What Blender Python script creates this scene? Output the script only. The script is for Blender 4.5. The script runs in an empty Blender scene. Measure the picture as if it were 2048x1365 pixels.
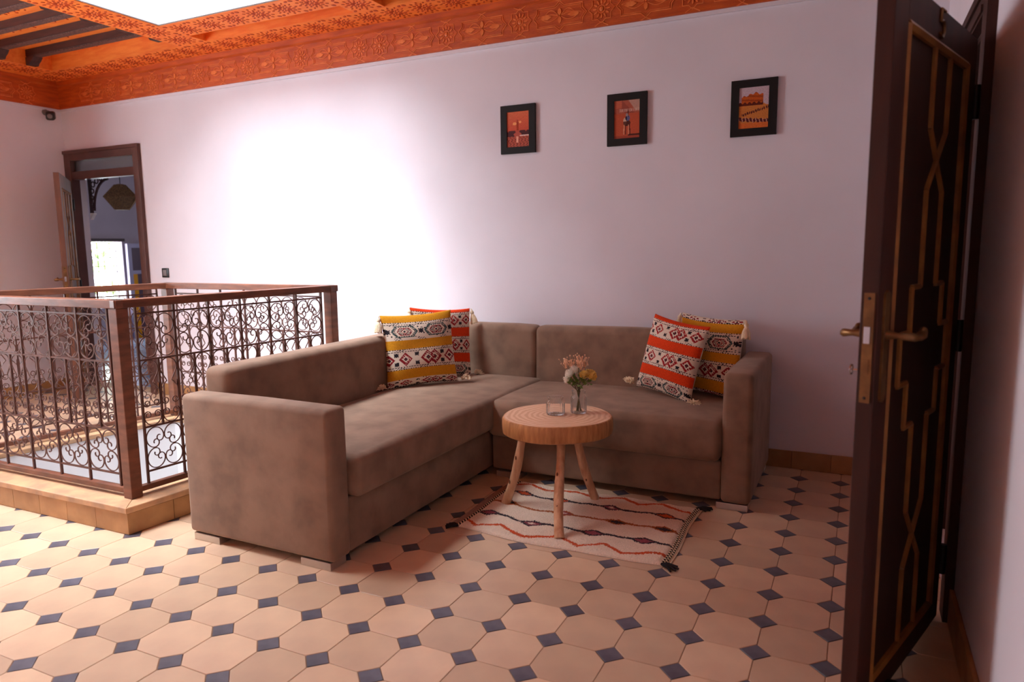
import bpy, bmesh, math, random
from mathutils import Matrix, Vector
random.seed(7)
PI = math.pi
SC = bpy.context.scene
COL = SC.collection

# ------------------------------------------------------------------ camera
W_PX, F_PX = 2048.0, 1412.1
cam_d = bpy.data.cameras.new('camera'); cam = bpy.data.objects.new('camera', cam_d); COL.objects.link(cam)
cam_d.sensor_fit = 'HORIZONTAL'; cam_d.sensor_width = 36.0; cam_d.lens = F_PX / W_PX * 36.0
cam_d.clip_start = 0.05; cam_d.clip_end = 200
_p, _r, _y = 0.1324, -0.0112, -0.4548
_fwd = Vector((math.sin(_y) * math.cos(_p), math.cos(_y) * math.cos(_p), -math.sin(_p)))
_rt = Vector((math.cos(_y), -math.sin(_y), 0)); _up = _rt.cross(_fwd)
_r2 = math.cos(_r) * _rt + math.sin(_r) * _up; _u2 = -math.sin(_r) * _rt + math.cos(_r) * _up
CAM = Vector((0.027, -4.110, 1.242))
cam.matrix_world = Matrix(((_r2.x, _u2.x, -_fwd.x, CAM.x), (_r2.y, _u2.y, -_fwd.y, CAM.y), (_r2.z, _u2.z, -_fwd.z, CAM.z), (0, 0, 0, 1)))
cam_d.dof.use_dof = True; cam_d.dof.focus_distance = 3.4; cam_d.dof.aperture_fstop = 2.8
SC.camera = cam
def proj(P):
    d = Vector(P) - CAM; z = d.dot(_fwd)
    if z < 0.05: return None
    return (W_PX / 2 + F_PX * d.dot(_r2) / z, 682.5 - F_PX * d.dot(_u2) / z, z)

# ------------------------------------------------------------------ sky, sun, daylight
SKY_STRENGTH, SUN_STRENGTH, EXPOSURE = 10.0, 5.0, 1.32
wd = bpy.data.worlds.new('sky'); SC.world = wd; wd.use_nodes = True
bg = wd.node_tree.nodes['Background']; bg.inputs[0].default_value = (0.89, 0.94, 1.0, 1); bg.inputs[1].default_value = SKY_STRENGTH
sun_d = bpy.data.lights.new('sun', 'SUN'); sun = bpy.data.objects.new('sun', sun_d); COL.objects.link(sun)
sun_d.energy = SUN_STRENGTH; sun_d.angle = math.radians(34); sun_d.color = (0.88, 0.93, 1.0)
sun.rotation_euler = Vector((0.15, 0.37, -0.92)).to_track_quat('-Z', 'Y').to_euler()
sun.location = (-3.6, -2, 6)
SHAFT = 3.90                                # top of the skylight shaft, raised to keep sky light off the upper wall
def portal(name, loc, direction, sx, sy):
    d = bpy.data.lights.new(name, 'AREA'); d.shape = 'RECTANGLE'; d.size = sx; d.size_y = sy
    d.cycles.is_portal = True
    o = bpy.data.objects.new(name, d); COL.objects.link(o); o.location = loc
    o.rotation_euler = Vector(direction).to_track_quat('-Z', 'Y').to_euler(); return o
portal('skylight_portal', (-3.59, -1.99, SHAFT + .03), (0, 0, -1), 1.36, 2.66)
portal('added_side_window_portal', (-6.60, -2.95, 1.45), (1, 0, 0), 1.65, 1.65)  # samples sky through the added side window
portal('added_adjoining_window_portal', (-6.55, 4.35, 1.55), (0, -1, 0), .75, .75)  # samples sky through the window added to brighten the adjoining room
portal('far_window_portal', (-9.38, 2.275, 0.94), (1, 0, 0), 0.45, 0.95)

SC.view_settings.view_transform = 'Standard'; SC.view_settings.look = 'None'
SC.view_settings.exposure = EXPOSURE; SC.view_settings.gamma = 1.0; SC.view_settings.use_curve_mapping = False
SC.cycles.use_denoising = True
SC.cycles.max_bounces = 10; SC.cycles.diffuse_bounces = 6
SC.cycles.sample_clamp_indirect = 8.0

# ------------------------------------------------------------------ helpers
def lin(r, g, b):
    f = lambda c: (c / 255 / 12.92) if c / 255 <= 0.04045 else ((c / 255 + 0.055) / 1.055) ** 2.4
    return (f(r), f(g), f(b), 1.0)

def mat(name, col, rough=0.6, metal=0.0, col2=None, scale=6.0, detail=4.0, lo=0.35, hi=0.65, bump=0.0, bscale=60.0,
        kind='noise', sheen=0.0, coat=0.0, island=0.0, stretch=None, spec=0.5):
    m = bpy.data.materials.new(name); m.use_nodes = True
    nt = m.node_tree; N = nt.nodes; L = nt.links
    b = N['Principled BSDF']
    b.inputs['Roughness'].default_value = rough; b.inputs['Metallic'].default_value = metal
    b.inputs['Specular IOR Level'].default_value = spec
    if sheen:
        b.inputs['Sheen Weight'].default_value = sheen; b.inputs['Sheen Roughness'].default_value = 0.4
        b.inputs['Sheen Tint'].default_value = (col[0] ** .4, col[1] ** .4, col[2] ** .4, 1)
    if coat:
        b.inputs['Coat Weight'].default_value = coat; b.inputs['Coat Roughness'].default_value = 0.15
    tc = N.new('ShaderNodeTexCoord'); vec = tc.outputs['Object']
    if stretch:
        mp = N.new('ShaderNodeMapping'); mp.inputs['Scale'].default_value = stretch
        L.new(vec, mp.inputs['Vector']); vec = mp.outputs['Vector']
    out = None
    if col2 is not None:
        if kind == 'wave':
            t = N.new('ShaderNodeTexWave'); t.inputs['Scale'].default_value = scale; t.inputs['Distortion'].default_value = 6.0
            t.inputs['Detail'].default_value = detail; t.inputs['Detail Scale'].default_value = 1.5
        elif kind == 'rings':
            t = N.new('ShaderNodeTexWave'); t.wave_type = 'RINGS'; t.rings_direction = 'Z'; t.inputs['Scale'].default_value = scale
            t.inputs['Distortion'].default_value = 4.5; t.inputs['Detail'].default_value = detail; t.inputs['Detail Scale'].default_value = 1.2
        else:
            t = N.new('ShaderNodeTexNoise'); t.inputs['Scale'].default_value = scale; t.inputs['Detail'].default_value = detail
        L.new(vec, t.inputs['Vector'])
        cr = N.new('ShaderNodeValToRGB'); cr.color_ramp.elements[0].position = lo; cr.color_ramp.elements[1].position = hi
        cr.color_ramp.elements[0].color = col; cr.color_ramp.elements[1].color = col2
        L.new(t.outputs['Fac'], cr.inputs['Fac']); out = cr.outputs['Color']
    if island:
        g = N.new('ShaderNodeNewGeometry'); oi = N.new('ShaderNodeObjectInfo')
        ad = N.new('ShaderNodeMath'); ad.operation = 'ADD'; L.new(g.outputs['Random Per Island'], ad.inputs[0]); L.new(oi.outputs['Random'], ad.inputs[1])
        fr = N.new('ShaderNodeMath'); fr.operation = 'FRACT'; L.new(ad.outputs[0], fr.inputs[0])
        mr = N.new('ShaderNodeMapRange'); mr.inputs['To Min'].default_value = 1 - island; mr.inputs['To Max'].default_value = 1 + island * 0.6
        L.new(fr.outputs[0], mr.inputs['Value'])
        mx = N.new('ShaderNodeMix'); mx.data_type = 'RGBA'; mx.blend_type = 'MULTIPLY'; mx.inputs['Factor'].default_value = 1.0
        if out is None: mx.inputs['A'].default_value = col
        else: L.new(out, mx.inputs['A'])
        L.new(mr.outputs[0], mx.inputs['B']); out = mx.outputs['Result']
    if out is None: b.inputs['Base Color'].default_value = col
    else: L.new(out, b.inputs['Base Color'])
    if bump:
        t2 = N.new('ShaderNodeTexNoise'); t2.inputs['Scale'].default_value = bscale; t2.inputs['Detail'].default_value = 3
        L.new(vec, t2.inputs['Vector'])
        bp = N.new('ShaderNodeBump'); bp.inputs['Strength'].default_value = bump; bp.inputs['Distance'].default_value = 0.01
        L.new(t2.outputs['Fac'], bp.inputs['Height']); L.new(bp.outputs['Normal'], b.inputs['Normal'])
    return m

def mat_attr(name, rough=0.9, bump=0.0, bscale=400.0, sheen=0.0):
    m = bpy.data.materials.new(name); m.use_nodes = True; nt = m.node_tree; b = nt.nodes['Principled BSDF']
    a = nt.nodes.new('ShaderNodeAttribute'); a.attribute_name = 'weave'
    nt.links.new(a.outputs['Color'], b.inputs['Base Color']); b.inputs['Roughness'].default_value = rough
    b.inputs['Specular IOR Level'].default_value = 0.2
    if sheen: b.inputs['Sheen Weight'].default_value = sheen
    if bump:
        t = nt.nodes.new('ShaderNodeTexNoise'); t.inputs['Scale'].default_value = bscale
        tc = nt.nodes.new('ShaderNodeTexCoord'); nt.links.new(tc.outputs['Object'], t.inputs['Vector'])
        bp = nt.nodes.new('ShaderNodeBump'); bp.inputs['Strength'].default_value = bump; bp.inputs['Distance'].default_value = 0.004
        nt.links.new(t.outputs['Fac'], bp.inputs['Height']); nt.links.new(bp.outputs['Normal'], b.inputs['Normal'])
    return m

class MB:
    def __init__(s): s.v = []; s.f = []; s.c = None
    def add(s, vs, fs, M=None):
        n = len(s.v)
        s.v += [tuple(M @ Vector(p)) for p in vs] if M is not None else [tuple(p) for p in vs]
        s.f += [tuple(i + n for i in q) for q in fs]; return s
    def box(s, x0, x1, y0, y1, z0, z1, M=None):
        vs = [(x0, y0, z0), (x1, y0, z0), (x1, y1, z0), (x0, y1, z0), (x0, y0, z1), (x1, y0, z1), (x1, y1, z1), (x0, y1, z1)]
        return s.add(vs, [(0, 3, 2, 1), (4, 5, 6, 7), (0, 1, 5, 4), (1, 2, 6, 5), (2, 3, 7, 6), (3, 0, 4, 7)], M)
    def prism(s, poly, z0, z1, M=None):
        n = len(poly)
        vs = [(x, y, z0) for x, y in poly] + [(x, y, z1) for x, y in poly]
        fs = [tuple(range(n - 1, -1, -1)), tuple(range(n, 2 * n))] + [(i, (i + 1) % n, n + (i + 1) % n, n + i) for i in range(n)]
        return s.add(vs, fs, M)
    def tube(s, pts, r, n=6, closed=False, radii=None, M=None, caps=True):
        P = [Vector(p) for p in pts]; m = len(P); vs = []; fs = []; ref = None
        for i in range(m):
            a = P[(i - 1) % m] if (closed or i > 0) else P[i]; b = P[(i + 1) % m] if (closed or i < m - 1) else P[i]
            t = (b - a)
            if t.length < 1e-9: t = Vector((0, 0, 1))
            t.normalize()
            if ref is None:
                ref = Vector((0, 0, 1)) if abs(t.z) < 0.9 else Vector((1, 0, 0))
            u = ref - t * ref.dot(t)
            if u.length < 1e-6: u = t.orthogonal()
            u.normalize(); w = t.cross(u); ref = u
            rr = radii[i] if radii else r
            for k in range(n):
                a2 = 2 * PI * (k + .5) / n
                vs.append(P[i] + (u * math.cos(a2) + w * math.sin(a2)) * rr)
        rng = m if closed else m - 1
        for i in range(rng):
            j = (i + 1) % m
            for k in range(n):
                l = (k + 1) % n
                fs.append((i * n + k, i * n + l, j * n + l, j * n + k))
        if not closed and caps:
            fs.append(tuple(range(n - 1, -1, -1))); fs.append(tuple((m - 1) * n + k for k in range(n)))
        return s.add(vs, fs, M)
    def lathe(s, prof, n=24, M=None, ripple=None):
        vs = []; fs = []; m = len(prof)
        for r, z in prof:
            for k in range(n):
                a = 2 * PI * k / n
                q = r * (ripple(a) if ripple and r > 1e-4 else 1.0)
                vs.append((q * math.cos(a), q * math.sin(a), z))
        for i in range(m - 1):
            for k in range(n):
                l = (k + 1) % n
                fs.append((i * n + k, i * n + l, (i + 1) * n + l, (i + 1) * n + k))
        if prof[0][0] > 1e-4: fs.append(tuple(range(n - 1, -1, -1)))
        if prof[-1][0] > 1e-4: fs.append(tuple((m - 1) * n + k for k in range(n)))
        return s.add(vs, fs, M)
    def sphere(s, c, r, n=10, m=6, sc=(1, 1, 1)):
        prof = [(max(1e-5, math.sin(PI * i / m)) * r, -math.cos(PI * i / m) * r) for i in range(m + 1)]
        return s.lathe(prof, n, Matrix.Translation(c) @ Matrix.Diagonal((sc[0], sc[1], sc[2], 1)))
    def mesh(s, name, m=None, smooth=None):
        me = bpy.data.meshes.new(name); me.from_pydata(s.v, [], s.f); me.update()
        if s.c is not None:
            at = me.attributes.new('weave', 'FLOAT_COLOR', 'FACE')
            flat = []
            for q in s.c: flat += [q[0], q[1], q[2], 1.0]
            at.data.foreach_set('color', flat)
        if m: me.materials.append(m)
        if smooth is not None:
            me.polygons.foreach_set('use_smooth', [True] * len(me.polygons)); me.set_sharp_from_angle(angle=math.radians(smooth))
        return me
    def build(s, name, m, parent=None, smooth=None, bevel=0.0, loc=None):
        return put(name, s.mesh(name, m, smooth), parent, bevel, loc)

def put(name, me, parent=None, bevel=0.0, loc=None, M=None):
    o = bpy.data.objects.new(name, me); COL.objects.link(o)
    if parent is not None: o.parent = parent
    if loc is not None: o.location = loc
    if M is not None: o.matrix_local = M
    if bevel:
        bv = o.modifiers.new('bevel', 'BEVEL'); bv.width = bevel; bv.segments = 2; bv.limit_method = 'ANGLE'
    return o

def rbox(x0, x1, y0, y1, z0, z1, r, seg=4, cuts=0, puff=0.0, noise=0.0, seed=0):
    """rounded upholstery block as a bmesh -> mesh builder"""
    bm = bmesh.new()
    bmesh.ops.create_cube(bm, size=1.0)
    for v in bm.verts:
        v.co = Vector(((x0 + x1) / 2 + v.co.x * (x1 - x0), (y0 + y1) / 2 + v.co.y * (y1 - y0), (z0 + z1) / 2 + v.co.z * (z1 - z0)))
    bmesh.ops.bevel(bm, geom=bm.edges[:], offset=r, segments=seg, profile=0.5, affect='EDGES')
    if cuts:
        for ax, (a, b) in enumerate(((x0, x1), (y0, y1), (z0, z1))):
            n = max(1, int((b - a) / cuts))
            for k in range(1, n):
                co = [0, 0, 0]; no = [0, 0, 0]; co[ax] = a + (b - a) * k / n; no[ax] = 1
                bmesh.ops.bisect_plane(bm, geom=bm.verts[:] + bm.edges[:] + bm.faces[:], plane_co=co, plane_no=no)
        rnd = random.Random(seed); ph = [rnd.uniform(0, 6.28) for _ in range(6)]
        cx, cy, cz = (x0 + x1) / 2, (y0 + y1) / 2, (z0 + z1) / 2
        for v in bm.verts:
            u = (v.co.x - cx) / (x1 - x0) * 2; w = (v.co.y - cy) / (y1 - y0) * 2; h = (v.co.z - cz) / (z1 - z0) * 2
            nz = noise * (math.sin(v.co.x * 7 + ph[0]) * math.sin(v.co.y * 6 + ph[1]) + .5 * math.sin(v.co.x * 15 + ph[2] + v.co.y * 11) + .4 * math.sin(v.co.z * 23 + ph[3] + v.co.y * 5))
            k = lambda q: max(0, 1 - q * q)
            if h > .9: v.co.z += puff * k(u) ** .5 * k(w) ** .5 + nz
            if abs(u) > .9: v.co.x += math.copysign(puff * .5 * k(w) ** .3 * k(h) + nz, u)
            if abs(w) > .9: v.co.y += math.copysign(puff * .5 * k(u) ** .3 * k(h) + nz, w)
    mb = MB(); bm.verts.index_update()
    mb.v = [tuple(v.co) for v in bm.verts]; mb.f = [tuple(v.index for v in f.verts) for f in bm.faces]
    bm.free(); return mb

def thing(name, label, cat, loc=(0, 0, 0), rz=0.0, group=None):
    o = bpy.data.objects.new(name, None); COL.objects.link(o); o.location = loc; o.rotation_euler = (0, 0, rz)
    o.empty_display_size = 0.1; return tag(o, label, cat, group)
def tag(o, label, cat, group=None):
    o['label'] = label; o['category'] = cat
    if group: o['group'] = group
    return o
def struct(o, label=None):
    o['kind'] = 'structure'
    if label: o['label'] = label
    return o
def copy_tree(src, parent=None):
    c = src.copy(); COL.objects.link(c); c.parent = parent
    for ch in src.children: copy_tree(ch, c)
    return c

# ------------------------------------------------------------------ materials
M = {}
M['plaster'] = mat('plaster', lin(227, 224, 233), 0.85, col2=lin(220, 217, 226), scale=1.6, bump=0.05, bscale=90)
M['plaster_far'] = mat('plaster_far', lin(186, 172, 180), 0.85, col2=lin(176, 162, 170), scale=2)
M['white'] = mat('white_paint', lin(236, 236, 236), 0.8, col2=lin(228, 228, 230), scale=2)
M['lining'] = mat('shaft_render', lin(164, 162, 164), 0.9, col2=lin(156, 154, 156), scale=2)
M['grout'] = mat('grout', lin(150, 118, 92), 0.95, col2=lin(120, 92, 72), scale=20)
M['tile'] = mat('cement_tile', lin(222, 191, 158), 0.38, col2=lin(197, 166, 140), scale=4.5, detail=7, lo=.28, hi=.74, island=0.16, bump=0.03, bscale=35)
M['dot'] = mat('slate_tile', lin(100, 98, 110), 0.4, col2=lin(78, 77, 90), scale=14, island=0.14)
M['skirt'] = mat('skirting_tile', lin(182, 138, 90), 0.5, col2=lin(160, 116, 72), scale=9, island=0.12)
M['cap'] = mat('curb_cap', lin(206, 160, 118), 0.6, col2=lin(168, 134, 104), scale=11, bump=.1, bscale=60)
M['cedar'] = mat('cedar', lin(250, 142, 54), 0.5, col2=lin(238, 116, 34), scale=7, kind='noise', detail=6, stretch=(1, 6, 6), bump=.25, bscale=50)
M['cedar_frieze'] = mat('cedar_frieze', lin(208, 94, 24), 0.5, col2=lin(178, 70, 14), scale=6, detail=6, stretch=(1, 6, 6), bump=.3, bscale=60)
M['cedar_relief'] = mat('cedar_relief', lin(238, 140, 76), 0.4, col2=lin(216, 108, 46), scale=20)
M['cedar_hole_shade'] = mat('cedar_hole_shade', lin(196, 72, 16), 0.6, col2=lin(176, 60, 12), scale=18)  # darker cedar tone painting the shade inside carved holes
M['cedar_plain'] = mat('cedar_plain', lin(226, 104, 24), 0.5, col2=lin(206, 82, 14), scale=4, stretch=(1, 5, 5))
M['beam'] = mat('beam_wood', lin(74, 38, 30), 0.55, col2=lin(54, 26, 22), scale=5, stretch=(1, 8, 8))
M['beam_carved'] = mat('beam_carved', lin(112, 76, 66), 0.6, col2=lin(66, 38, 34), scale=70, bump=.5, bscale=120)
M['iron'] = mat('wrought_iron', lin(96, 58, 46), 0.5, metal=.1, col2=lin(76, 44, 38), scale=30)
M['rail'] = mat('rail_paint', lin(124, 74, 52), 0.42, col2=lin(94, 54, 38), scale=9, stretch=(1, 1, 4), bump=.05)
M['velvet'] = mat('taupe_velvet', lin(146, 118, 98), 0.85, col2=lin(122, 97, 80), scale=8.5, detail=10, lo=.36, hi=.66, sheen=.35, bump=.06, bscale=220)
M['chrome'] = mat('brushed_metal', lin(200, 196, 190), 0.3, metal=.9)
M['light_wood'] = mat('pale_wood', lin(236, 194, 158), 0.5, col2=lin(220, 170, 130), scale=12, kind='rings', detail=4, bump=.05, bscale=80)
M['bark_wood'] = mat('pale_wood_side', lin(206, 150, 96), 0.55, col2=lin(168, 112, 66), scale=9, detail=6, stretch=(6, 6, 1), bump=.15, bscale=50)
M['leg_wood'] = mat('leg_wood', lin(222, 178, 140), 0.55, col2=lin(186, 134, 96), scale=7, detail=6, stretch=(5, 5, 1), bump=.15, bscale=40)
M['knot'] = mat('wood_knot', lin(110, 66, 38), 0.7)
M['weave'] = mat_attr('woven_cotton', 0.95, bump=.5, bscale=500)
M['pile'] = mat_attr('wool_pile', 1.0, bump=.8, bscale=300, sheen=.2)
M['cream'] = mat('cream_cotton', lin(246, 232, 204), 0.95, col2=lin(232, 212, 178), scale=60, bump=.4, bscale=200)
M['tape'] = mat('flat_weave', lin(170, 138, 124), 0.95, col2=lin(146, 112, 100), scale=120)
M['blackwool'] = mat('black_wool', lin(34, 26, 30), 1.0)
M['frame'] = mat('black_frame', lin(20, 18, 19), 0.6, spec=.3)
M['print'] = mat_attr('print_paper', 0.45)
M['door'] = mat('door_paint', lin(62, 34, 27), 0.6, spec=.2, col2=lin(52, 29, 24), scale=4, stretch=(6, 6, 1))
M['door_panel'] = mat('door_panel', lin(50, 30, 24), 0.6, spec=.2, col2=lin(44, 26, 21), scale=4, stretch=(6, 6, 1))
M['gilt'] = mat('gilt_moulding', lin(140, 92, 42), 0.38, col2=lin(112, 68, 32), scale=12)
M['brass'] = mat('aged_brass', lin(134, 98, 60), 0.42, metal=.7, col2=lin(104, 74, 46), scale=25)
M['steel'] = mat('latch_steel', lin(190, 190, 196), 0.25, metal=.9)
M['hinge'] = mat('hinge_iron', lin(22, 18, 18), 0.5, metal=.3)
M['far_door'] = mat('far_door_paint', lin(112, 70, 52), 0.6, col2=lin(92, 56, 42), scale=4, stretch=(6, 6, 1))
M['far_frame'] = mat('far_frame_paint', lin(98, 64, 56), 0.45, col2=lin(80, 50, 44), scale=5)
M['black_plastic'] = mat('black_plastic', lin(26, 26, 28), 0.35)
M['grey_plastic'] = mat('grey_plastic', lin(120, 112, 112), 0.5)
M['rattan'] = mat('rattan', lin(150, 112, 66), 0.7, col2=lin(104, 74, 40), scale=60)
M['lilac'] = mat('lilac_wood', lin(170, 160, 186), 0.5)
M['plum'] = mat('plum_wood', lin(84, 56, 74), 0.5)
M['amber'] = mat('amber_glass', lin(236, 160, 20), 0.2)
M['fret'] = mat('fretwork_wood', lin(70, 46, 50), 0.6)
M['zellige'] = mat('blue_tile', lin(120, 156, 206), 0.18, col2=lin(206, 216, 230), scale=34, detail=2, island=.2)  # blue of the reflected sky is put into the tile colour
M['leaf'] = mat('green_leaf', lin(120, 142, 62), 0.6, col2=lin(78, 104, 40), scale=30)
M['tree_leaf'] = mat('tree_leaf', lin(126, 150, 70), 0.6, col2=lin(80, 110, 40), scale=3)
M['stem'] = mat('flower_stem', lin(92, 84, 44), 0.6)
M['rose_y'] = mat('yellow_petal', lin(250, 228, 150), 0.7, col2=lin(244, 204, 104), scale=40)
M['rose_w'] = mat('white_petal', lin(250, 246, 236), 0.7)
M['spray'] = mat('peach_floret', lin(240, 196, 160), 0.8)
M['rubber'] = mat('rubber', lin(18, 16, 16), 0.6)
def glass(name, col=(1, 1, 1, 1), rough=0.0, ior=1.45):
    m = bpy.data.materials.new(name); m.use_nodes = True; b = m.node_tree.nodes['Principled BSDF']
    b.inputs['Base Color'].default_value = col; b.inputs['Transmission Weight'].default_value = 1.0
    b.inputs['Roughness'].default_value = rough; b.inputs['IOR'].default_value = ior; return m
M['glass'] = glass('clear_glass', ior=1.32)
M['frosted'] = glass('frosted_glass', lin(214, 206, 196), 0.35)

# ------------------------------------------------------------------ plan of the place
XL, XR, YF = -6.45, 0.36, -6.40            # left wall, right wall, wall behind the camera; the back wall is y = 0
ZC, ZS, ZR = 2.50, 2.73, 2.93              # foot of the frieze, flat soffit, coffer panels
TOPZ = 3.06
SKX0, SKX1, SKY0, SKY1 = -4.25, -2.93, -3.30, -0.68   # skylight; unseen near end lengthened to give the floor more light
N_, R_, B_, L_ = Vector((-2.900, -2.080, 0)), Vector((-2.765, -0.835, 0)), Vector((-4.120, -0.870, 0)), Vector((-4.340, -2.105, 0))
CURB_Z = 0.127
def offs(d):                                # the railing's outline moved outwards by d
    P = [N_, R_, B_, L_]; c = sum(P, Vector()) / 4; out = []
    for i in range(4):
        a, b, e = P[i - 1], P[i], P[(i + 1) % 4]
        d1 = (b - a).normalized(); d2 = (e - b).normalized()
        n1 = Vector((d1.y, -d1.x, 0)); n2 = Vector((d2.y, -d2.x, 0))
        k = (n1 + n2); k = k / k.dot(n1)
        out.append(b + k * d)
    return out
WELL_IN = offs(-0.07); WELL_OUT = offs(0.105)
def inside(P, poly):
    s = 0
    for i in range(len(poly)):
        a, b = poly[i], poly[(i + 1) % len(poly)]
        c = (b.x - a.x) * (P[1] - a.y) - (b.y - a.y) * (P[0] - a.x)
        if c < 0: return False
    return True

# ------------------------------------------------------------------ walls
def wall_x(x0, x1, y0, y1, z0, z1, holes):
    """wall running along x with holes (hx0,hx1,hz0,hz1)"""
    mb = MB(); xs = x0
    for hx0, hx1, hz0, hz1 in sorted(holes):
        if hx0 > xs: mb.box(xs, hx0, y0, y1, z0, z1)
        if hz0 > z0: mb.box(hx0, hx1, y0, y1, z0, hz0)
        if hz1 < z1: mb.box(hx0, hx1, y0, y1, hz1, z1)
        xs = hx1
    if xs < x1: mb.box(xs, x1, y0, y1, z0, z1)
    return mb
def wall_y(x0, x1, y0, y1, z0, z1, holes):
    mb = MB(); ys = y0
    for hy0, hy1, hz0, hz1 in sorted(holes):
        if hy0 > ys: mb.box(x0, x1, ys, hy0, z0, z1)
        if hz0 > z0: mb.box(x0, x1, hy0, hy1, z0, hz0)
        if hz1 < z1: mb.box(x0, x1, hy0, hy1, hz1, z1)
        ys = hy1
    if ys < y1: mb.box(x0, x1, ys, y1, z0, z1)
    return mb
FD0, FD1, FDH = -6.445, -5.435, 2.14          # far doorway, frame outside
struct(wall_x(XL - .2, XR + .15, 0, 0.17, -0.25, TOPZ, [(FD0, FD1, -0.001, FDH)]).build('wall_back', M['plaster']))
struct(wall_y(XL - .2, XL, YF, 0, -0.25, TOPZ, [(-3.7, -2.2, .7, 2.25)]).build('wall_left', M['plaster']))  # opening for the added fill window
RD0, RD1, RDH = -1.44, -0.62, 1.93            # near doorway in the right wall
struct(wall_y(XR, XR + .15, YF, 0, -0.25, TOPZ, [(RD0, RD1, -0.001, RDH)]).build('wall_right', M['plaster']))
struct(MB().box(XL - .2, XR + .15, YF - .2, YF, -0.25, TOPZ).build('wall_front', M['plaster']))
mb = MB(); x0, x1 = XL - .14, XL - .08
mb.box(x0, x1, -3.7, -3.64, .7, 2.25).box(x0, x1, -2.26, -2.2, .7, 2.25).box(x0, x1, -3.64, -2.26, .7, .76).box(x0, x1, -3.64, -2.26, 2.19, 2.25).box(x0, x1, -2.98, -2.92, .76, 2.19)
struct(mb.build('window_added', M['far_frame']))  # added side window, out of view, supplying fill light
# small dark room behind the near door
mb = MB(); mb.box(XR + 1.6, XR + 1.7, -2.6, .17, -.25, TOPZ).box(XR + .15, XR + 1.6, .0, .17, -.25, TOPZ).box(XR + .15, XR + 1.6, -2.7, -2.6, -.25, TOPZ)
struct(mb.build('wall_side_room', M['plaster']))
struct(MB().box(XR + .15, XR + 1.6, -2.6, 0, -.25, 0).build('floor_side_room', M['tile']))
# thin plaster line under the frieze
struct(MB().box(XL + .0, XR, -0.014, 0, ZC - .022, ZC).box(XL, XL + .014, YF, -0.014, ZC - .022, ZC).build('trim_1', M['plaster']))

# ------------------------------------------------------------------ ceiling: soffit strips, coffers, skylight
ceil = struct(MB().box(XL - .2, SKX0, YF - .2, .17, ZR, TOPZ).box(SKX1, XR + 1.7, YF - .2, .17, ZR, TOPZ)
              .box(SKX0, SKX1, SKY1, .17, ZR, TOPZ).box(SKX0, SKX1, YF - .2, SKY0, ZR, TOPZ).build('ceiling', M['cedar_plain']))
def soffit(x0, x1, y0, y1, z0=ZS, z1=ZR, m='cedar'):
    return MB().box(x0, x1, y0, y1, z0, z1).build('soffit_board', M[m], ceil)
soffit(XL, XR, -.30, 0)
soffit(XL, -6.04, YF, -.30)
soffit(-4.53, SKX0, YF, -.30)
soffit(SKX1, -2.69, YF, -.30)
soffit(SKX0, SKX1, SKY1, -.44)
soffit(SKX0, SKX1, SKY0 - .24, SKY0)
soffit(SKX0, SKX1, YF, SKY0 - .40)
MB().box(SKX0, SKX1, -.44, -.30, ZS + .07, ZR).build('trough_panel', M['cedar_plain'], ceil)
MB().box(SKX0, SKX1, SKY0 - .40, SKY0 - .24, ZS + .07, ZR).build('trough_panel', M['cedar_plain'], ceil)
# skylight shaft lining, greyed to send less light onto the wall beneath
mb = MB(); t = .02
mb.box(SKX0, SKX0 + t, SKY0, SKY1, ZS + .004, SHAFT).box(SKX1 - t, SKX1, SKY0, SKY1, ZS + .004, SHAFT)
mb.box(SKX0 + t, SKX1 - t, SKY0, SKY0 + t, ZS + .004, SHAFT).box(SKX0 + t, SKX1 - t, SKY1 - t, SKY1, ZS + .004, SHAFT)
mb.build('skylight_lining', M['lining'], ceil)
# coffer panels and the beams of the two big coffers
ZP = ZS + .12
MB().box(-6.04, -4.53, YF, -.30, ZP, ZR).build('coffer_panel', M['cedar'], ceil)
MB().box(-2.69, XR, YF, -.30, ZP, ZR).build('coffer_panel', M['cedar'], ceil)
def beams(x0, x1, ys):
    for y in ys:
        o = MB().box(x0, x1, y - .032, y + .032, ZS + .068, ZP).build('beam', M['beam'], ceil)
        MB().box(x0, x1, y - .026, y + .026, ZS + .060, ZS + .068).build('carved_underside', M['beam_carved'], o)
        for xe, sg in ((x0, 1), (x1, -1)):
            P = [(xe + sg * a, b) for a, b in [(0, 0), (0.045, 0), (.06, .02), (.085, .035), (.11, .06), (0, .06)]]
            if sg < 0: P = P[::-1]
            Mx = Matrix(((1, 0, 0, 0), (0, 0, -1, 0), (0, 1, 0, 0), (0, 0, 0, 1)))
            MB().prism(P, -.036, .036, Matrix.Translation((0, y, ZS)) @ Mx).build('corbel', M['beam'], o)
beams(-6.04, -4.53, [-.47 - .25 * k for k in range(12)])
beams(-2.69, XR, [-.47 - .25 * k for k in range(12)])
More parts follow.
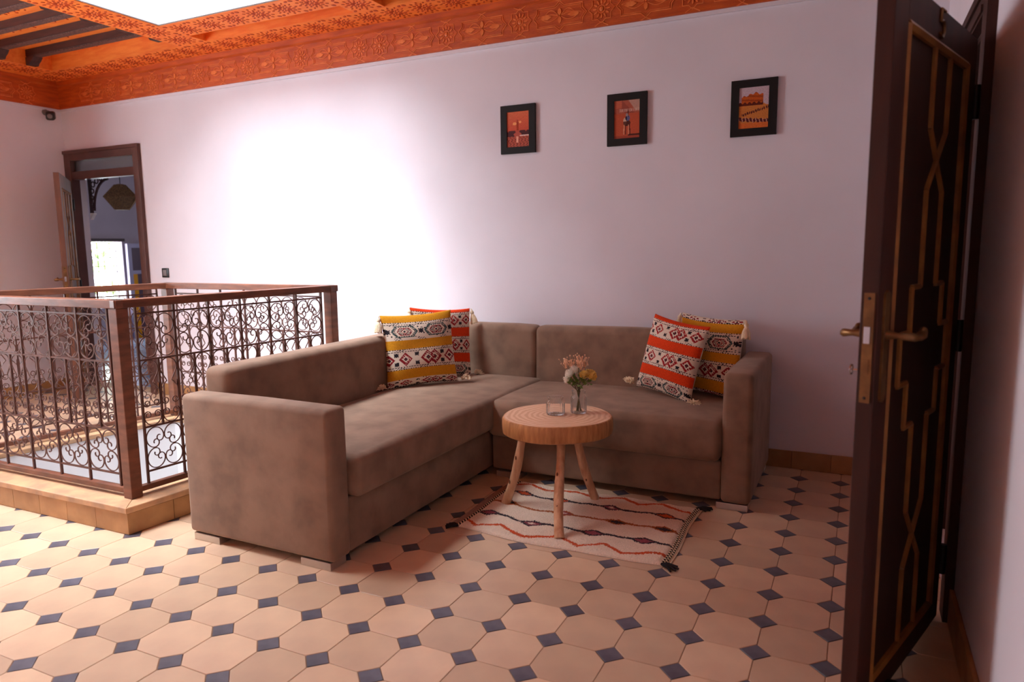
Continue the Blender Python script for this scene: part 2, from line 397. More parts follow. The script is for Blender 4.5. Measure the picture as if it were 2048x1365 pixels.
# star rosettes: raised petals in a darker tone for the shade of pierced holes
def petal(mb, a, r0, r1, w, z0, z1, Mx=None):
    c, s = math.cos(a), math.sin(a)
    pts = [(r0, 0), ((r0 * .65 + r1 * .35), w), ((r0 * .25 + r1 * .75), w * .8), (r1, 0), ((r0 * .25 + r1 * .75), -w * .8), ((r0 * .65 + r1 * .35), -w)]
    mb.prism([(x * c - y * s, x * s + y * c) for x, y in pts], z0, z1, Mx)
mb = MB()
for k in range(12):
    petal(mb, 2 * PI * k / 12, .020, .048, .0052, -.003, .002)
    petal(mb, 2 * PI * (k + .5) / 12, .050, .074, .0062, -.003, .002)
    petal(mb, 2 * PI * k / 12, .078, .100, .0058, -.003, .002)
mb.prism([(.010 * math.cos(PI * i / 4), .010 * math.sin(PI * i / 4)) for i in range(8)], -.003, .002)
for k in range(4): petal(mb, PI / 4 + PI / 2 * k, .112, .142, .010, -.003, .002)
ROS = mb.mesh('carved_rosette', M['cedar_hole_shade'])
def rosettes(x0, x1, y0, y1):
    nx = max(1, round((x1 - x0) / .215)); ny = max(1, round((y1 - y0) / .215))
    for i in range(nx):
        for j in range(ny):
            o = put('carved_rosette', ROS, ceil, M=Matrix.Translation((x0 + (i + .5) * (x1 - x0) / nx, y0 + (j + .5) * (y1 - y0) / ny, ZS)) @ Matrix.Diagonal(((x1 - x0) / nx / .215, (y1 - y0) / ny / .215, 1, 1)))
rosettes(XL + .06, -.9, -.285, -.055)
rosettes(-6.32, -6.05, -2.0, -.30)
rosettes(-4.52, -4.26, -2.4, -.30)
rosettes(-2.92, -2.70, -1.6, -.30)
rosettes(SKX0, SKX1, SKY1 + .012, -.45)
# coffer panels between the beams
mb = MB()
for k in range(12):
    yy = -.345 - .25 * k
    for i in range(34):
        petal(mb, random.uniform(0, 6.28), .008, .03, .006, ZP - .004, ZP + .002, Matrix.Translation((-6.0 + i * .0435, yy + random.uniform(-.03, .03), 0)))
o = mb.build('carved_flecks', M['cedar_hole_shade'], ceil); o['kind'] = 'stuff'
# carved frieze
def frieze(name, length, Mx, xs_ros, xs_car):
    mb = MB()
    Q = [(-.03, 0), (0, 0), (0, .23), (-.05, .23), (-.05, .195), (-.03, .185)]   # (y, z) section
    mb.prism([(a, b) for a, b in Q][::-1], 0, length, Matrix(((0, 0, 1, 0), (1, 0, 0, 0), (0, 1, 0, 0), (0, 0, 0, 1))))
    fr = mb.build(name, M['cedar_frieze'], None); fr.matrix_world = Mx
    struct(fr)
    Rx = Matrix(((1, 0, 0, 0), (0, 0, 1, 0), (0, 1, 0, 0), (0, 0, 0, 1)))        # relief drawn in x,z on the face
    for x in xs_ros: put('rosette', ROSF, fr, M=Matrix.Translation((x, -.03, .095)))
    for x in xs_car: put('cartouche', CART, fr, M=Matrix.Translation((x, -.03, .095)))
    return fr
mb = MB(); Rm = Matrix(((1, 0, 0, 0), (0, 0, -1, 0), (0, 1, 0, 0), (0, 0, 0, 1)))
def strap(mb, pts, r=.0035, closed=False): mb.tube([(x, -.001, z) for x, z in pts], r, 4, closed)
star = []
for k in range(16):
    rr = .078 if k % 2 == 0 else .060
    star.append((rr * math.cos(PI * k / 8), rr * math.sin(PI * k / 8)))
strap(mb, star, closed=True)
strap(mb, [(.022 * math.cos(PI * k / 6), .022 * math.sin(PI * k / 6)) for k in range(12)], .003, True)
for k in range(12): petal(mb, 2 * PI * k / 12, .026, .054, .005, 0, .004, Rm)
mb.sphere((0, -.002, 0), .014, 8, 5, (1, .5, 1))
strap(mb, [(-.04, -.092), (0, -.07), (.04, -.092)]); strap(mb, [(-.04, .088), (0, .07), (.04, .088)])
ROSF = mb.mesh('rosette', M['cedar_relief'])
mb = MB()
out = [(-.17, 0), (-.145, .03), (-.145, .058), (-.03, .058), (0, .084), (.03, .058), (.145, .058), (.145, .03), (.17, 0), (.145, -.03), (.145, -.058), (.03, -.058), (0, -.084), (-.03, -.058), (-.145, -.058), (-.145, -.03)]
strap(mb, out, .0035, True); strap(mb, [(x * .92, z * .84) for x, z in out], .0022, True)
for sg in (-1, 1):
    for k in range(3):
        strap(mb, [(sg * (.01 + .09 * t + .02 * k * t), (.004 + .032 * math.sin(PI * t) * (1 - .35 * k)) * (1 if k != 1 else -1)) for t in [i / 8 for i in range(9)]], .003)
    petal(mb, 0 if sg > 0 else PI, .05, .125, .014, 0, .004, Rm)
petal(mb, PI / 2, 0, .045, .012, 0, .005, Rm); petal(mb, -PI / 2, 0, .045, .012, 0, .005, Rm)
strap(mb, [(-.03, -.098), (0, -.084), (.03, -.098)]); strap(mb, [(-.03, .094), (0, .084), (.03, .094)])
CART = mb.mesh('cartouche', M['cedar_relief'])
ros_x = [-2.93 + .52 * k for k in range(6)] + [-3.10 - .52 * k for k in range(6)]
car_x = [-2.67 + .52 * k for k in range(6)] + [-3.36 - .52 * k for k in range(6)]
frieze('trim_2', XR - XL, Matrix.Translation((XL, 0, ZC)), [x - XL for x in ros_x if x > XL + .1], [x - XL for x in car_x if x < XR - .2])
frieze('trim_3', 4.0, Matrix.Translation((XL, -4.0, ZC)) @ Matrix.Rotation(PI / 2, 4, 'Z'), [3.7 - .52 * k for k in range(6)], [3.44 - .52 * k for k in range(6)])

# ------------------------------------------------------------------ floor with octagon and dot tiles
mb = MB()
a = WELL_IN; xs = [min(p.x for p in a), max(p.x for p in a)]; ys = [min(p.y for p in a), max(p.y for p in a)]
GZ = -0.0025
mb.box(XL, xs[0], YF, 0, -.25, GZ).box(xs[1], XR, YF, 0, -.25, GZ).box(xs[0], xs[1], YF, ys[0], -.25, GZ).box(xs[0], xs[1], ys[1], 0, -.25, GZ)
floor = struct(mb.build('floor', M['grout']))
P_ = 0.2; CUT = 0.230 * P_; G = 0.0011; YOFF = -0.85 * P_
def clip(poly, ax, lim, keep_less):
    out = []
    for i in range(len(poly)):
        a, b = poly[i], poly[(i + 1) % len(poly)]
        ia = (a[ax] <= lim) if keep_less else (a[ax] >= lim); ib = (b[ax] <= lim) if keep_less else (b[ax] >= lim)
        if ia: out.append(a)
        if ia != ib:
            t = (lim - a[ax]) / (b[ax] - a[ax]); out.append((a[0] + t * (b[0] - a[0]), a[1] + t * (b[1] - a[1])))
    return out
h = P_ / 2 - G; c = CUT * 1.0
OCT = [(h, -(h - c)), (h, h - c), (h - c, h), (-(h - c), h), (-h, h - c), (-h, -(h - c)), (-(h - c), -h), (h - c, -h)]
q = CUT - G * 1.6
DOT = [(q, 0), (0, q), (-q, 0), (0, -q)]
tiles = {'oct': [], 'dot': []}
for i in range(-34, 4):
    for j in range(-2, 34):
        tiles['dot'].append((i * P_, -j * P_ + YOFF)); tiles['oct'].append(((i + .5) * P_, -(j + .5) * P_ + YOFF))
def tile_mesh(poly, m):
    n = len(poly); z = 0.0
    mbx = MB()
    cx = sum(p[0] for p in poly) / n; cy = sum(p[1] for p in poly) / n
    inner = [(cx + (x - cx) * .985, cy + (y - cy) * .985) for x, y in poly]
    vs = [(x, y, -.006) for x, y in poly] + [(x, y, -.001) for x, y in poly] + [(x, y, 0) for x, y in inner]
    fs = [(k, (k + 1) % n, n + (k + 1) % n, n + k) for k in range(n)] + [(n + k, n + (k + 1) % n, 2 * n + (k + 1) % n, 2 * n + k) for k in range(n)] + [tuple(range(2 * n, 3 * n))]
    mbx.add(vs, fs); return mbx
for kind, poly, m, nm in (('oct', OCT, M['tile'], 'octagon_tile'), ('dot', DOT, M['dot'], 'dot_tile')):
    shared = tile_mesh(poly, m).mesh(nm, m)
    cand = []
    for cx, cy in tiles[kind]:
        pp = [(cx + x, cy + y) for x, y in poly]
        if any(inside(p, WELL_IN) for p in pp) or inside((cx, cy), WELL_OUT) and inside((cx, cy), offs(.03)): continue
        pc = pp
        for ax, lim, kl in ((0, XL, False), (0, XR, True), (1, 0.0, True), (1, YF, False)):
            if pc: pc = clip(pc, ax, lim, kl)
        if len(pc) < 3: continue
        area = abs(sum(pc[k][0] * pc[(k + 1) % len(pc)][1] - pc[(k + 1) % len(pc)][0] * pc[k][1] for k in range(len(pc)))) / 2
        if area < 2e-4: continue
        full = all(abs(u[0] - v[0]) + abs(u[1] - v[1]) < 1e-6 for u, v in zip(pp, pc)) and len(pp) == len(pc)
        s = proj((cx, cy, 0)); vis = 0
        if s and -60 < s[0] < 2108 and 700 < s[1] < 1425: vis = 1 / s[2]
        if -2.5 < cx < -1.85 and -2.0 < cy: vis = 0
        if -2.5 < cx < -.5 and -.7 < cy: vis = 0
        cand.append((vis, cx, cy, pc, full))
    cand.sort(key=lambda t: -t[0])
    rest = MB()
    for n, (vis, cx, cy, pc, full) in enumerate(cand):
        if vis > 0 and n < 298:
            dz = random.uniform(-.0006, .0)
            if full: o = put(nm, shared, floor, M=Matrix.Translation((cx, cy, dz)) @ Matrix.Rotation(random.uniform(-.006, .006), 4, 'Z'))
            else: tile_mesh([(x - cx, y - cy) for x, y in pc], m).build(nm, m, floor, loc=(cx, cy, dz))
        else:
            t = tile_mesh(pc, m); rest.add(t.v, t.f)
    o = rest.build('distant_' + nm + 's', m, floor); o['kind'] = 'stuff'

# skirting tiles
def skirting(name, p0, p1, nrm, step=.2, hgt=.10):
    p0 = Vector(p0); p1 = Vector(p1); d = (p1 - p0); L = d.length; d.normalize(); n = max(1, round(L / step)); w = L / n
    ang = math.atan2(d.y, d.x)
    # local x along the run, local y into the room
    side = 1 if Vector((-d.y, d.x)).dot(Vector((nrm[0], nrm[1]))) > 0 else -1
    base = MB().box(0, L, min(0, side * .006), max(0, side * .006), 0, hgt - .002)
    o = base.build(name, M['grout']); o.location = (p0.x, p0.y, 0); o.rotation_euler = (0, 0, ang); struct(o)
    y0, y1 = sorted((side * .002, side * .014))
    me = MB().box(.001, w - .001, y0, y1, .0015, hgt).mesh('skirting_tile', M['skirt'])
    for k in range(n): put('skirting_tile', me, o, bevel=.0015, loc=(k * w, 0, random.uniform(-.0008, .0008)))
    return o
skirting('baseboard_back', (FD1 + .005, 0, 0), (XR - .016, 0, 0), (0, -1))
skirting('baseboard_left', (XL, -5.0, 0), (XL, -.02, 0), (1, 0))
skirting('baseboard_right', (XR, -4.4, 0), (XR, RD0 - .095, 0), (-1, 0), hgt=.12)

# ------------------------------------------------------------------ stair well: lining, curb, lower floor
mb = MB()
I = WELL_IN; O = offs(0.0)
for i in range(4):
    a, b, c2, d2 = I[i], I[(i + 1) % 4], O[(i + 1) % 4], O[i]
    mb.add([(a.x, a.y, -2.9), (b.x, b.y, -2.9), (c2.x, c2.y, -2.9), (d2.x, d2.y, -2.9), (a.x, a.y, .097), (b.x, b.y, .097), (c2.x, c2.y, .097), (d2.x, d2.y, .097)],
           [(0, 3, 2, 1), (4, 5, 6, 7), (0, 1, 5, 4), (1, 2, 6, 5), (2, 3, 7, 6), (3, 0, 4, 7)])
struct(mb.build('wall_stairwell', M['white']))
struct(MB().box(-4.8, -2.4, -2.5, -.3, -3.0, -2.9).build('floor_below', M['white']))
O = WELL_OUT; In = offs(-.055)
mb = MB()
Oc = offs(.093); Ic = offs(0.001)
for i in range(4):
    a, b, c2, d2 = Ic[i], Ic[(i + 1) % 4], Oc[(i + 1) % 4], Oc[i]
    mb.add([(p.x, p.y, 0) for p in (a, b, c2, d2)] + [(p.x, p.y, .097) for p in (a, b, c2, d2)],
           [(0, 3, 2, 1), (4, 5, 6, 7), (0, 1, 5, 4), (1, 2, 6, 5), (2, 3, 7, 6), (3, 0, 4, 7)])
curb = mb.build('curb', M['grout'])
tag(curb, 'low tan tiled curb with a stone cap around the stairwell opening', 'curb')
Oc2 = offs(.113); Ic2 = offs(-.075)
for i in range(4):
    a, b, c2, d2 = Ic2[i], Ic2[(i + 1) % 4], Oc2[(i + 1) % 4], Oc2[i]
    MB().add([(p.x, p.y, .0985) for p in (a, b, c2, d2)] + [(p.x, p.y, CURB_Z) for p in (a, b, c2, d2)],
             [(0, 3, 2, 1), (4, 5, 6, 7), (0, 1, 5, 4), (1, 2, 6, 5), (2, 3, 7, 6), (3, 0, 4, 7)]).build('cap_slab', M['cap'], curb, bevel=.004)
    # facing tiles
    a, b = Oc[i], Oc[(i + 1) % 4]; d = (b - a); L = d.length; d.normalize(); nn = round(L / .2); w = L / nn
    nrm = Vector((d.y, -d.x, 0))
    for k in range(nn):
        p = a + d * (k * w + .0012); e = a + d * ((k + 1) * w - .0012)
        if k == 0: p = a - d * .010
        if k == nn - 1: e = b + d * .010
        f0, f1 = nrm * .001, nrm * (.012 + random.uniform(-.0008, .0008))
        vs = [p + f0, e + f0, e + f1, p + f1]
        MB().add([(v.x, v.y, .002) for v in vs] + [(v.x, v.y, .096) for v in vs], [(0, 1, 2, 3), (7, 6, 5, 4), (4, 5, 1, 0), (5, 6, 2, 1), (6, 7, 3, 2), (7, 4, 0, 3)]).build('curb_tile', M['skirt'], curb)

# ------------------------------------------------------------------ wrought iron railing
def cscroll_pts(step=7):
    """C-scroll in the unit square, its back to the corner (0,1)"""
    def half(sgn):
        x = y = 0.0; th = 0.0; P = [(0.0, 0.0)]
        while th < 440:
            if th < 95: rho = .47
            elif th < 165: rho = .47 + (.20 - .47) * (th - 95) / 70
            else: rho = .20 + (.085 - .20) * min(1, (th - 165) / 275)
            dth = step if th < 150 else step * 2.2
            ds = rho * math.radians(dth); th2 = math.radians(th + dth / 2)
            x += ds * math.cos(th2); y -= ds * math.sin(th2)       # starts along +x, turns clockwise
            th += dth; P.append((sgn * x, y))
        return P
    A = half(-1)[::-1] + half(1)[1:]
    ca, sa = math.cos(PI / 4), math.sin(PI / 4)                      # crown towards +y -> corner (-1, 1)
    A = [(ca * x - sa * y, sa * x + ca * y) for x, y in A]
    x0 = min(p[0] for p in A); x1 = max(p[0] for p in A); y0 = min(p[1] for p in A); y1 = max(p[1] for p in A)
    return [((x - x0) / (x1 - x0), (y - y0) / (y1 - y0)) for x, y in A]
CS = cscroll_pts()
CELL_W, BR = 0.195, 0.0042
ROW1, ROW2, ROW3, TOPB, BOTR = (.748, .962), (.435, .748), (.227, .435), .962, .171
def tube_xz(pts, r=BR, n=4):
    return MB().tube([(x, 0, z) for x, z in pts], r, n)
qw, qh = CELL_W / 2, .107
m_ = .006
SCR = tube_xz([(-qw + m_ + x * (qw - m_ - .002), .002 + y * (qh - m_ - .002)) for x, y in CS], .0031).mesh('scroll', M['iron'], 60)
# keyhole arch with curled feet, in a half cell (width qw)
def spiral(cx, cz, r0, r1, a0, turns, sg):
    n = int(abs(turns) * 12); return [(cx + (r0 + (r1 - r0) * t / n) * math.cos(a0 + sg * 2 * PI * turns * t / n), cz + (r0 + (r1 - r0) * t / n) * math.sin(a0 + sg * 2 * PI * turns * t / n)) for t in range(n + 1)]
hw = qw / 2 - .005
left = [(hw * math.sin(-t) * 1.0, .316 - hw - .0 + hw * math.cos(t)) for t in [i * .26 for i in range(9)]]
left += [(-hw * .42, .316 - 2 * hw - .012), (-hw * .30, .316 - 2 * hw - .022), (-hw * .62, .316 - 2 * hw - .036), (-hw * .93, .316 - 2 * hw - .055), (-hw, .205), (-hw, .15), (-hw, .112)]
left += spiral(-hw + .0185, .112, .0185, .007, PI, 1.3, 1)
ARCHP = [(-x, z) for x, z in left[::-1]] + left[1:]
ARCH = tube_xz(ARCHP, .0031).mesh('keyhole_arch', M['iron'], 60)
u_half = [(hw * math.sin(-t), .004 + hw - hw * math.cos(t)) for t in [i * .28 for i in range(7)]] + spiral(-hw + .0185, .004 + hw + .008, .0185, .007, PI, -1.35, 1)
USC = tube_xz([(-x, z) for x, z in u_half[::-1]] + u_half[1:], .0031).mesh('foot_scroll', M['iron'], 60)

rail = thing('balustrade', 'brown wrought iron railing with scrollwork panels around the stairwell', 'railing', (N_.x, N_.y, CURB_Z))
def loc_m(P): return Vector(P) - Vector((N_.x, N_.y, CURB_Z))
corners = [N_, R_, B_, L_]
for P in corners:
    p = loc_m((P.x, P.y, CURB_Z))
    MB().box(-.028, .028, -.028, .028, 0, .994 - CURB_Z).build('post', M['rail'], rail, loc=p, bevel=.003)
for i in range(4):
    A, Bq = corners[i], corners[(i + 1) % 4]; d = Bq - A; L = d.length; ang = math.atan2(d.y, d.x)
    Mx = Matrix.Translation(loc_m((A.x, A.y, 0))) @ Matrix.Rotation(ang, 4, 'Z')
    put('top_rail', MB().box(-.033, L + .033, -.0325, .0325, .994, 1.031).mesh('top_rail', M['rail']), rail, .003, M=Mx)
    put('bottom_rail', MB().box(.0285, L - .0285, -.016, .016, .146, .171).mesh('bottom_rail', M['rail']), rail, .002, M=Mx)
    s0 = .075; nC = 6; w = (L - 2 * s0) / nC; sx = w / CELL_W
    for z in (TOPB, ROW1[0], ROW3[1], ROW3[0]):
        put('cross_bar', MB().box(s0, L - s0, -.004, .004, z - .004, z + .004).mesh('cross_bar', M['iron']), rail, M=Mx)
    for k in range(nC + 1):
        x = s0 + k * w
        put('bar', MB().box(x - .0045, x + .0045, -.0055, .0055, .171, .994).mesh('bar', M['iron']), rail, M=Mx)
        if k < nC:
            xc = x + w / 2
            put('half_bar', MB().box(xc - .0045, xc + .0045, -.005, .005, .439, .744).mesh('half_bar', M['iron']), rail, M=Mx)
            for r0, r1 in (ROW1, ROW3):
                zc = (r0 + r1) / 2; sz = (r1 - r0) / 2 / .109
                for fx in (1, -1):
                    for fz in (1, -1):
                        put('scroll', SCR, rail, M=Mx @ Matrix.Translation((xc, 0, zc)) @ Matrix.Diagonal((fx * sx, 1, fz * sz, 1)))
            for hx in (-.25, .25):
                put('keyhole_arch', ARCH, rail, M=Mx @ Matrix.Translation((xc + hx * w, 0, .435)) @ Matrix.Diagonal((sx, 1, .978, 1)))
                put('foot_scroll', USC, rail, M=Mx @ Matrix.Translation((xc + hx * w, 0, .435)) @ Matrix.Diagonal((sx, 1, .978, 1)))

# ------------------------------------------------------------------ doors
def door_leaf(name, mats, w=.77, hgt=1.84, th=.04, key=False):
    """leaf with its free edge at local x=0, the moulded face at local -y"""
    mp, mpan, mg, mb_ = mats
    d = bpy.data.objects.new(name, None); COL.objects.link(d); d.empty_display_size = .1
    z0 = .012
    MB().box(0, .10, -th / 2, th / 2, z0, hgt).build('stile', mp, d, bevel=.002)
    MB().box(w - .085, w, -th / 2, th / 2, z0, hgt).build('stile', mp, d, bevel=.002)
    MB().box(.1003, w - .0853, -th / 2, th / 2, 1.755, hgt).build('top_rail', mp, d)
    MB().box(.1003, w - .0853, -th / 2, th / 2, z0, .085).build('bottom_rail', mp, d)
    MB().box(.1003, w - .0853, -th / 2 + .010, th / 2 - .010, .0853, 1.7547).build('panel', mpan, d)
    yf = -th / 2 + .010
    def bar(P, Q, r=.009):
        P = Vector((P[0], yf - .003, P[1])); Q = Vector((Q[0], yf - .003, Q[1]))
        MB().tube([P, Q], r, 6).build('moulding', mg, d, smooth=40)
    x0, x1 = .108, w - .093
    for P, Q in (((x0, .09), (x0, 1.75)), ((x1, .09), (x1, 1.75)), ((x0, .09), (x1, .09)), ((x0, 1.75), (x1, 1.75))):
        bar(P, Q, .0125)
    cxs = .427
    half = [(.075, 1.745), (.075, 1.54), (-.075, 1.38), (-.075, 1.125), (-.148, 1.125), (-.148, 1.005), (-.225, 1.005), (-.225, .87), (-.148, .87), (-.148, .745), (-.075, .745), (-.075, .49), (.075, .32), (.075, .095)]
    for sg in (1, -1):
        for (a, b), (c, e) in zip(half, half[1:]): bar((cxs + sg * a, b), (cxs + sg * c, e), .008)
    # lock, latch and levers
    lp = MB().box(-.0025, 0, -.012, .012, .86, 1.125).build('lock_plate', mb_, d)
    MB().box(-.010, -.0025, -.007, .007, 1.005, 1.045).build('latch_bolt', M['steel'], lp)
    MB().box(-.004, -.0025, -.005, .005, .93, .965).build('dead_bolt', M['brass'], lp)
    for zz in (.872, 1.112): MB().lathe([(.0001, -.0005), (.004, 0), (.0001, .001)], 8, Matrix.Translation((-.003, 0, zz)) @ Matrix.Rotation(-PI / 2, 4, 'Y')).build('screw', M['hinge'], lp)
    for sg in (-1, 1):
        y = sg * th / 2
        pl_ = MB().prism([(.032, .875), (.036, .862), (.05, .855), (.064, .862), (.068, .875), (.068, 1.11), (.064, 1.122), (.05, 1.13), (.036, 1.122), (.032, 1.11)], 0, .006,
                        Matrix(((1, 0, 0, 0), (0, 0, sg, y), (0, 1, 0, 0), (0, 0, 0, 1)))).build('handle_plate', mb_, d)
        lev = [(.05, y + sg * .006, 1.022), (.05, y + sg * .03, 1.022), (.052, y + sg * .05, 1.021), (.075, y + sg * .06, 1.018), (.11, y + sg * .06, 1.014), (.14, y + sg * .058, 1.012), (.155, y + sg * .056, 1.016), (.165, y + sg * .056, 1.022)]
        MB().tube(lev, .008, 8, radii=[.012, .008, .010, .011, .0075, .009, .013, .008]).build('lever', mb_, pl_, smooth=60)
        MB().sphere((.166, y + sg * .056, 1.022), .014, 10, 6, (1, .7, 1)).build('lever_curl', mb_, pl_, smooth=60)
        if key and sg > 0:
            MB().tube([(.05 + .011 * math.cos(2 * PI * k / 14), y + .03, .93 + .012 * math.sin(2 * PI * k / 14)) for k in range(14)], .0022, 5, True).build('key_ring', M['steel'], d, smooth=60)
            MB().tube([(.05, y + .006, .93), (.05, y + .03, .93)], .003, 6).build('key', M['steel'], d)
    for zz in (.21, .95, 1.66):
        MB().tube([(w + .006, -th / 2 - .004, zz - .05), (w + .006, -th / 2 - .004, zz + .05)], .010, 8).build('hinge', M['hinge'], d, smooth=60)
    return d
dn = door_leaf('door_1', (M['door'], M['door_panel'], M['gilt'], M['brass']), key=True)
ang = math.radians(71.7); D = Vector((math.cos(ang), math.sin(ang), 0)); nv = Vector((D.y, -D.x, 0))
org = Vector((.298, -1.573, 0)) - D * .71 - nv * .02
dn.location = org; dn.rotation_euler = (0, 0, ang)
tag(dn, 'dark brown panelled door with gilt mouldings standing open on the right', 'door')
# the numeral near the top of the leaf
five = [(.020, .036), (-.014, .036), (-.016, .006), (.004, .010), (.017, .0), (.019, -.016), (.006, -.032), (-.010, -.032), (-.018, -.022)]
MB().tube([(.367 + x, -.023, 1.799 + z) for x, z in five], .0045, 6).build('numeral', M['brass'], dn, smooth=60)
# casing of the near doorway
mb = MB()
cz = MB()
for (y0, y1, z0, z1) in ((RD0 - .09, RD0, 0, RDH + .09), (RD1, RD1 + .09, 0, RDH + .09), (RD0, RD1, RDH, RDH + .09)):
    cz.box(XR - .028, XR - .0005, y0, y1, z0, z1)
cz.box(XR - .036, XR - .028, RD0 - .09, RD1 + .09, RDH + .06, RDH + .09).box(XR - .034, XR - .028, RD0, RD1, RDH + .01, RDH + .03)
cz.box(XR + .0, XR + .15, RD0, RD0 + .02, 0, RDH).box(XR, XR + .15, RD1 - .02, RD1, 0, RDH).box(XR, XR + .15, RD0 + .02, RD1 - .02, RDH - .02, RDH)
struct(cz.build('trim_4', M['door']))
ds = MB(); ds.lathe([(.0001, 0), (.024, 0), (.026, .006), (.024, .02), (.016, .032), (.0001, .036)], 18)
dsp = Vector((.15, -2.14, 0))
o = ds.build('door_stop', M['rubber'], smooth=50, loc=(.168, -2.02, 0)); tag(o, 'small black rubber stop on the floor under the open brown door', 'door stop')

# far doorway: frame with transom light, and its half-open leaf
ff = thing('door_frame', 'brown wooden door frame with frosted transom light in the far doorway', 'door frame', (FD0, 0, 0))
def fbox(nm, x0, x1, y0, y1, z0, z1, m='far_frame', par=None, bevel=.003):
    return MB().box(x0 - FD0, x1 - FD0, y0, y1, z0, z1).build(nm, M[m], par or ff, bevel=bevel)
fw = .085
fbox('jamb', FD0 + .002, FD0 + fw, -.02, .06, 0, FDH - .002); fbox('jamb', FD1 - fw, FD1 - .002, -.02, .06, 0, FDH - .002)
fbox('head', FD0 + fw, FD1 - fw, -.02, .06, FDH - .09, FDH - .002); fbox('transom_bar', FD0 + fw, FD1 - fw, -.01, .06, 1.885, 1.955)
fbox('outer_moulding', FD0 + .002, FD1 - .002, -.032, -.02, FDH - .03, FDH - .002)
fbox('outer_moulding', FD1 - .03, FD1 - .002, -.032, -.02, 0, FDH - .03)
fbox('transom_pane', FD0 + fw, FD1 - fw, .025, .031, 1.955, FDH - .09, 'frosted', bevel=0)
dfar = door_leaf('door_leaf', (M['far_door'], M['far_door'], M['gilt'], M['brass']), w=.80, hgt=1.87)
af = math.radians(180 - 38.0)
hp = Vector((-6.352, -.055, 0)); Df = Vector((math.cos(af), math.sin(af), 0))
dfar.location = hp - Df * .80; dfar.rotation_euler = (0, 0, af)
tag(dfar, 'light brown door leaf half open in the far doorway', 'door')

# light switch and the security camera in the far corner
sw = thing('light_switch', 'dark square light switch on the wall beside the far doorway', 'light switch', (-5.235, 0, 1.058))
rb = rbox(-.04, .04, -.010, 0, -.04, .04, .004, 2); rb.build('switch_plate', M['black_plastic'], sw, smooth=40)
rbox(-.022, .022, -.015, -.009, -.026, .026, .003, 2).build('rocker', M['grey_plastic'], sw, smooth=40)
sc = thing('security_camera', 'small black security camera under the ceiling in the far corner', 'camera', (-6.45, -.14, 2.46))
MB().lathe([(.028, 0), (.028, .012), (.012, .02), (.012, .05)], 14, Matrix.Rotation(PI / 2, 4, 'Y')).build('mount', M['grey_plastic'], sc, smooth=40)
Mc = Matrix.Translation((.075, 0, -.035)) @ Matrix.Rotation(math.radians(-40), 4, 'Z') @ Matrix.Rotation(math.radians(15), 4, 'Y')
rb = rbox(-.045, .05, -.034, .034, -.036, .036, .018, 4); rb.v = [tuple(Mc @ Vector(p)) for p in rb.v]; rb.build('camera_body', M['black_plastic'], sc, smooth=50)
MB().lathe([(.0001, .058), (.016, .056), (.02, .05)], 14, Mc @ Matrix.Rotation(PI / 2, 4, 'Y')).build('lens', M['grey_plastic'], sc, smooth=40)

# ------------------------------------------------------------------ sofa, two units
def foot(par, x0, x1, y0, y1): MB().box(x0, x1, y0, y1, 0, .032).build('foot', M['chrome'], par, bevel=.002)
def shift(mb, dx, dy): mb.v = [(x - dx, y - dy, z) for x, y, z in mb.v]; return mb
X0, X1, Y0, Y1 = -2.525, -1.735, -2.095, -.035
sA = thing('sofa_unit', 'long taupe velvet sofa unit with high arm beside the stairwell railing', 'sofa', ((X0 + X1) / 2, (Y0 + Y1) / 2, 0), group='taupe corner sofa')
ox, oy = (X0 + X1) / 2, (Y0 + Y1) / 2
def up(mb, nm, par, px, py, sm=50): return shift(mb, px, py).build(nm, M['velvet'], par, smooth=sm)
up(rbox(X0, X1, Y0, Y0 + .115, .034, .64, .022, 4, .16, .004, .0012, 1), 'arm', sA, ox, oy)
up(rbox(X0 + .02, X1 - .012, Y0 + .117, Y1, .036, .262, .012, 3, .2, 0, .001, 2), 'base', sA, ox, oy)
up(rbox(X0 + .15, X1 + .045, Y0 + .119, Y1 - .13, .264, .438, .034, 5, .12, .012, .002, 3), 'seat_cushion', sA, ox, oy)
up(rbox(X0 + .004, X0 + .148, Y0 + .119, Y1 - .002, .264, .738, .035, 5, .14, .008, .0015, 4), 'backrest', sA, ox, oy)
up(rbox(X0 + .152, X1 - .008, Y1 - .127, Y1, .264, .752, .035, 5, .14, .012, .0015, 5), 'corner_backrest', sA, ox, oy)
for a in (X0 + .02, X1 - .17):
    foot(sA, a - ox, a + .15 - ox, Y0 + .006 - oy, Y0 + .10 - oy)
    foot(sA, a - ox, a + .15 - ox, Y1 - .12 - oy, Y1 - .03 - oy)
X0, X1, Y0, Y1 = -1.728, -.372, -.805, -.035
sB = thing('sofa_unit', 'shorter taupe velvet sofa unit against the wall beneath the three pictures', 'sofa', ((X0 + X1) / 2, (Y0 + Y1) / 2, 0), group='taupe corner sofa')
ox, oy = (X0 + X1) / 2, (Y0 + Y1) / 2
up(rbox(X1 - .135, X1, Y0, Y1, .034, .655, .024, 4, .16, .004, .0012, 6), 'arm', sB, ox, oy)
up(rbox(X0, X1 - .137, Y0 + .025, Y1, .036, .228, .012, 3, .2, 0, .001, 7), 'base', sB, ox, oy)
up(rbox(X0 - .002, X1 - .137, Y0 - .03, Y1 - .13, .23, .424, .036, 5, .12, .012, .002, 8), 'seat_cushion', sB, ox, oy)
up(rbox(X0 - .018, X1 - .137, Y1 - .128, Y1, .23, .755, .035, 5, .14, .012, .0015, 9), 'backrest', sB, ox, oy)
for a in (X0 + .03, X1 - .155):
    foot(sB, a - ox, a + .145 - ox, Y0 + .01 - oy, Y0 + .10 - oy)
    foot(sB, a - ox, a + .145 - ox, Y1 - .12 - oy, Y1 - .03 - oy)

